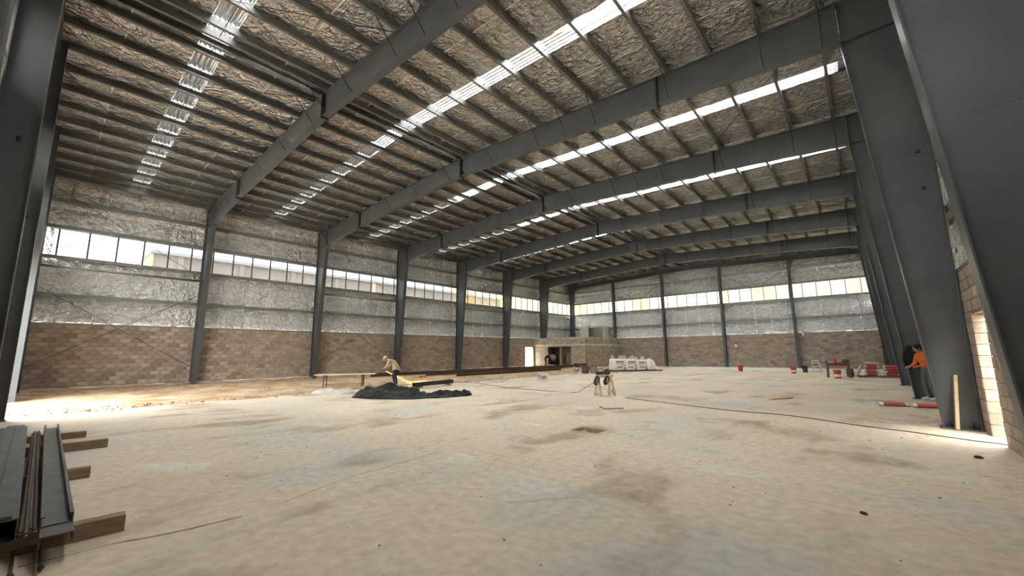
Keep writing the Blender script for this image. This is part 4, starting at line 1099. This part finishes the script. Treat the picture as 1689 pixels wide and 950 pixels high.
bulk('white bulk bag with red print and loops, first on the dark pallet', (11.88, 28.72, .085), R(55.7), .95, 5, True)
bulk('white bulk bag with loops and small print, second on the dark pallet', (12.43, 29.54, .085), R(55.7), .93, 9, True)
bulk('white bulk bag with drooping top, third on the dark pallet', (12.97, 30.33, .085), R(55.7), .86, 14, True)
bulk('white bulk bag tied to a rounded top, last on the dark pallet', (13.47, 31.06, .085), R(55.7), .82, 23, False, .5)
# ---- loose things on the earth strip and slab edge
def lying_beam(label, x0, y0, x1, y1, h, w, material):
    L = math.hypot(x1-x0, y1-y0); r = thing('steel_i_beam', label, 'beam', ((x0+x1)/2, (y0+y1)/2, .07), math.atan2(y1-y0, x1-x0), 'long steel beams lying on the earth', 'thing')
    obj('web', MB().box(-L/2, -.005, .01, L/2, .005, h-.01), material, r)
    obj('bottom_flange', MB().box(-L/2, -w/2, 0, L/2, w/2, .012), material, r); obj('top_flange', MB().box(-L/2, -w/2, h-.012, L/2, w/2, h), material, r)
lying_beam('longest rusty steel beam lying beside the long block wall', 3.0, 13.5, 3.7, 32.2, .22, .22, rust)
lying_beam('rusty steel beam lying on the earth, end near the clay brick', 5.0, 16.2, 5.4, 28.0, .22, .20, rust)
lying_beam('dark steel beam lying on the earth nearest the slab edge', 7.2, 16.8, 7.6, 27.5, .16, .16, rust)
lying_beam('dark steel beam ending before the office doorway', 5.9, 24.0, 5.0, 33.4, .24, .2, rust)
t = thing('clay_brick', 'orange clay brick lying on the earth beside the steel beams', 'brick', (6.2, 15.0, .06), R(30), kind='thing')
obj('brick_body', MB().box(-.17, -.10, 0, .17, .10, .15), clay, t); obj('brick_core', MB().box(-.10, -.105, .04, .10, -.10, .11), rust, t)
for x, y, rz, lab in ((12.9, 17.9, 20, 'pale concrete block on the slab edge, upper of the pair'), (13.5, 17.3, 35, 'pale concrete block standing on end at the slab edge')):
    t = thing('concrete_block', lab, 'block', (x, y, 0), R(rz), kind='thing')
    h = .38 if 'end' in lab else .42
    m = MB(); m.box(-.2, -.09, 0, .2, -.06, h).box(-.2, .06, 0, .2, .09, h)
    for q in (-.2, -.015, .17): m.box(q, -.06, 0, q+.03, .06, h)
    obj('block_shell', m, concm, t); obj('mortar_smear', MB().box(-.15, -.095, h*.3, .1, -.09, h*.7), mortar, t)
t = thing('wheelbarrow', 'dark wheelbarrow tipped on the earth near the block office', 'wheelbarrow', (9.6, 27.2, .02), R(60), kind='thing')
v = [(-.3, -.25, .35), (.35, -.2, .40), (.35, .2, .40), (-.3, .25, .35), (-.42, -.34, .62), (.55, -.3, .60), (.55, .3, .60), (-.42, .34, .62)]
obj('tray', MB().add(v, [(0, 1, 2, 3), (0, 4, 5, 1), (1, 5, 6, 2), (2, 6, 7, 3), (3, 7, 4, 0)]), rust, t)
for q in (-1, 1): obj('handle_bar', MB().tube([(.62, q*.05, .2), (-.3, q*.24, .34), (-.95, q*.30, .52)], .02, 8), darkrod, t); obj('leg', MB().tube([(-.3, q*.23, .34), (-.36, q*.25, 0)], .018, 8), darkrod, t)
obj('wheel', MB().tube([(.62, -.04, .19), (.62, .04, .19)], .19, 16), blackplas, t)
t = thing('white_sack_bundle', 'small white sack bundle beside the wheelbarrow', 'sack', (8.9, 27.9, .02), kind='thing')
obj('bundle', MB().ball((0, 0, .20), (.28, .22, .22), 14, 9, lambda p: 1+.25*nz(p.x*2, p.y*2, p.z*2)), whiteplas, t, smooth=True); obj('tied_neck', MB().lathe([(.06, .38), (.03, .44), (.08, .50)], 10), whiteplas, t, smooth=True)
for x, y, hh, lab in ((11.3, 25.1, .5, 'rusty steel drum half standing near the slab edge'), (11.75, 25.5, .52, 'grey steel drum standing beside the rusty drum')):
    t = thing('steel_drum', lab, 'drum', (x, y, 0), kind='thing')
    obj('shell', MB().lathe([(.24, 0), (.25, .02), (.25, hh*.5), (.26, hh*.52), (.25, hh*.55), (.25, hh), (.23, hh), (.23, .05)], 18), rust if x < 11.5 else mixer_m, t, smooth=False); obj('rim', MB().lathe([(.25, hh-.02), (.262, hh-.01), (.262, hh), (.25, hh+.005)], 18), darkrod, t)
for x, y, L, rz, lab, material in ((10.9, 27.3, 2.0, 52, 'dark plank lying on the floor before the bulk bags', timber), (12.6, 26.4, 1.0, 20, 'pale board lying on the floor before the dark plank', palewood), (13.4, 27.3, .8, 70, 'short pale board beside the bulk bag pallet', palewood), (24.6, 24.9, .28, 15, 'small white board lying on the open floor', whiteplas), (24.2, 14.9, .9, 62, 'thin pale lath lying on the open floor', palewood)):
    t = thing('loose_board', lab, 'board', (x, y, 0), R(rz), kind='thing')
    obj('board', MB().box(-L/2, -.06 if L < .95 else -.09, .004, L/2, .06 if L < .95 else .09, .045), material, t); obj('nail', MB().tube([(L*.4, 0, .045), (L*.4, 0, .06)], .004, 5), darkrod, t)
t = thing('scrap_strip', 'dark twisted steel strip lying between saw horse and drain pit', 'scrap', (21.2, 9.85, 0), R(48), kind='thing')
obj('strip', MB().tube([(-.30, 0, .05), (-.24, .01, .012), (-.05, -.02, .012), (.1, .03, .014), (.28, 0, .012)], .011, 6), darkrod, t); obj('hooked_end', MB().tube([(-.30, 0, .05), (-.33, .03, .07), (-.35, 0, .03)], .010, 6), darkrod, t)
for x, y, r_, lab in ((26.14, 4.98, .03, 'small bent dark scrap on the open concrete'), (27.30, 8.4, .045, 'flat dark lump on the floor near the doorway'), (25.1, 13.2, .02, 'white pebble on the floor near the flat bags')):
    tag(obj('floor_scrap', MB().ball((0, 0, r_*.35), (r_, r_*.7, r_*.45), 8, 6, lambda p: 1+.4*nz(p.x*3, p.y*3, p.z*3)), whiteplas if 'white' in lab else stone if False else darkrod, None, (x, y, 0), smooth=True), lab, 'scrap', kind='thing')
dbm = MB(); random.seed(31)
for _ in range(260):
    x, y = random.uniform(17.5, 27.5), random.uniform(1.2, 14); r_ = random.uniform(.004, .014)
    dbm.ball((x, y, r_*.4), (r_*1.3, r_, r_*.5), 5, 3)
tag(obj('debris', dbm, stone), 'tiny crumbs and grit scattered over the concrete floor', 'debris', kind='stuff')
# ---- leaning plank
t = thing('leaning_plank', 'pale timber plank leaning against the column beside the doorway', 'plank', (27.43, 11.30, 0), kind='thing')
obj('board', MB().bar((-.02, -.28, .012), (.08, -.10, .97), .045, .12, (0, 1, .2)), palewood, t); obj('nail', MB().tube([(.07, -.16, .90), (.07, -.19, .90)], .005, 5), darkrod, t)
# ---- lamps hung on the far gable
for x, z, lab in ((17.39, 1.94, 'white bulb hanging low on the blocks of the far gable'), (22.47, 2.79, 'white bulb hanging at the block top by a gable column')):
    t = thing('hanging_bulb', lab, 'lamp', (x, 41.42, z), kind='thing')
    obj('glass', MB().ball((0, 0, 0), (.10, .10, .14), 12, 8), bulb, t, smooth=True); obj('socket', MB().lathe([(.04, .12), (.04, .22)], 10), blackplas, t)
    obj('wire', MB().tube([(0, 0, .2), (0, .06, .3), (0, .185, .42)] if z < 2.5 else [(0, 0, .2), (0, .10, .23), (0, .19, .10)], .006, 5), cable, t)

# ---- steel stock lying on timber bearers beside the near gable
for x, y0, y1, h, lab in ((15.25, -.30, .70, .11, 'short dark timber bearer under the far end of the steel stock'), (16.72, -.30, .87, .13, 'long timber bearer under the steel stock, second from its far end'), (18.9, -.30, .55, .12, 'short timber bearer under the middle of the steel stock'), (21.33, -.34, .62, .13, 'wide stained timber bearer under the front end of the steel stock')):
    t = thing('timber_bearer', lab, 'timber', (x, 0, 0), R(-2), 'timber bearers under the steel stock', 'thing')
    obj('beam', MB().box(-.06, y0, 0, .06, y1, h), timber, t); obj('end_grain', MB().box(-.05, y1, .01, .05, y1+.002, h-.01), palewood if h > .12 else timber, t)
def channel(label, x0, x1, y, z, w, h, t_=.008, rz=0., material=None):
    r = thing('steel_channel', label, 'channel', ((x0+x1)/2, y, z), rz, 'steel stock on timber bearers', 'thing'); L = (x1-x0)/2; material = material or rawsteel
    obj('web', MB().box(-L, -w/2, 0, L, w/2, t_), material, r)
    for s_ in (-1, 1):
        obj('flange', MB().box(-L, min(s_*w/2, s_*(w/2-t_)), t_, L, max(s_*w/2, s_*(w/2-t_)), h), material, r)
        obj('lip', MB().box(-L, min(s_*(w/2-t_), s_*(w/2-.022)), h-t_, L, max(s_*(w/2-t_), s_*(w/2-.022)), h), material, r)
channel('upright galvanised channel lying open side up on the bearers', 15.2, 21.55, .235, .205, .17, .07, rz=R(-.4))
o = thing('steel_channel', 'galvanised channel turned face down below the open channel', 'channel', (18.6, .235, .13), R(-.4), 'steel stock on timber bearers', 'thing')
obj('web', MB().box(-3.2, -.085, .066, 3.2, .085, .074), rawsteel, o)
for s_ in (-1, 1): obj('flange', MB().box(-3.2, min(s_*.085, s_*.077), 0, 3.2, max(s_*.085, s_*.077), .066), rawsteel, o)
for i, (y, w, z, lab) in enumerate(((-.085, .17, .13, 'wide grey steel box beam lying next to the channels'), (-.27, .16, .13, 'grey steel box beam lying against the near gable columns'), (-.13, .19, .30, 'grey ribbed steel beam stacked on the box beams'))):
    r = thing('steel_box_beam', lab, 'beam', (18.4, y, z), R(.4), 'steel stock on timber bearers', 'thing'); h = .165 if i < 2 else .02
    m = MB().box(-3.1, -w/2, 0, 3.1, w/2, .01).box(-3.1, -w/2, h-.01, 3.1, w/2, h).box(-3.1, -w/2, .01, 3.1, -w/2+.008, h-.01).box(-3.1, w/2-.008, .01, 3.1, w/2, h-.01)
    obj('tube_wall', m, rawsteel, r)
    obj('seam', MB().box(-3.1, -.004, h, 3.1, .004, h+.004), darkrod, r)
random.seed(8)
for i in range(7):
    y0 = .045+.014*i; z0 = .16+.018*(i % 3); y1 = .02+.022*i; x1 = 21.9+.12*(i % 3)
    lab = ['thin rusty rod bundled between beam and channel, lowest', 'thin rusty rod bundled between beam and channel, second', 'thin rusty rod bundled between beam and channel, third', 'thin bright rod bundled between beam and channel', 'thin rusty rod with a bent end beside the channel', 'thin dark rod crossing the bundle to the floor', 'thin dark rod with a nut touching the floor'][i]
    r = thing('steel_rod', lab, 'rod', (0, 0, 0), 0, 'rods bundled with the steel stock', 'thing')
    a, b = (15.6, y0, z0+.03), ((x1, y1, .02) if i in (0, 5, 6) else (x1-.4, y1, z0+.02))
    obj('bar', MB().tube([a, ((a[0]+b[0])/2, (a[1]+b[1])/2, (a[2]+b[2])/2+.01), b], .010, 7), galv if i == 3 else rust, r)
    obj('nut', MB().tube([(b[0]-.05, b[1], b[2]+.004), (b[0]-.03, b[1], b[2]+.003)], .019, 6), rust, r)
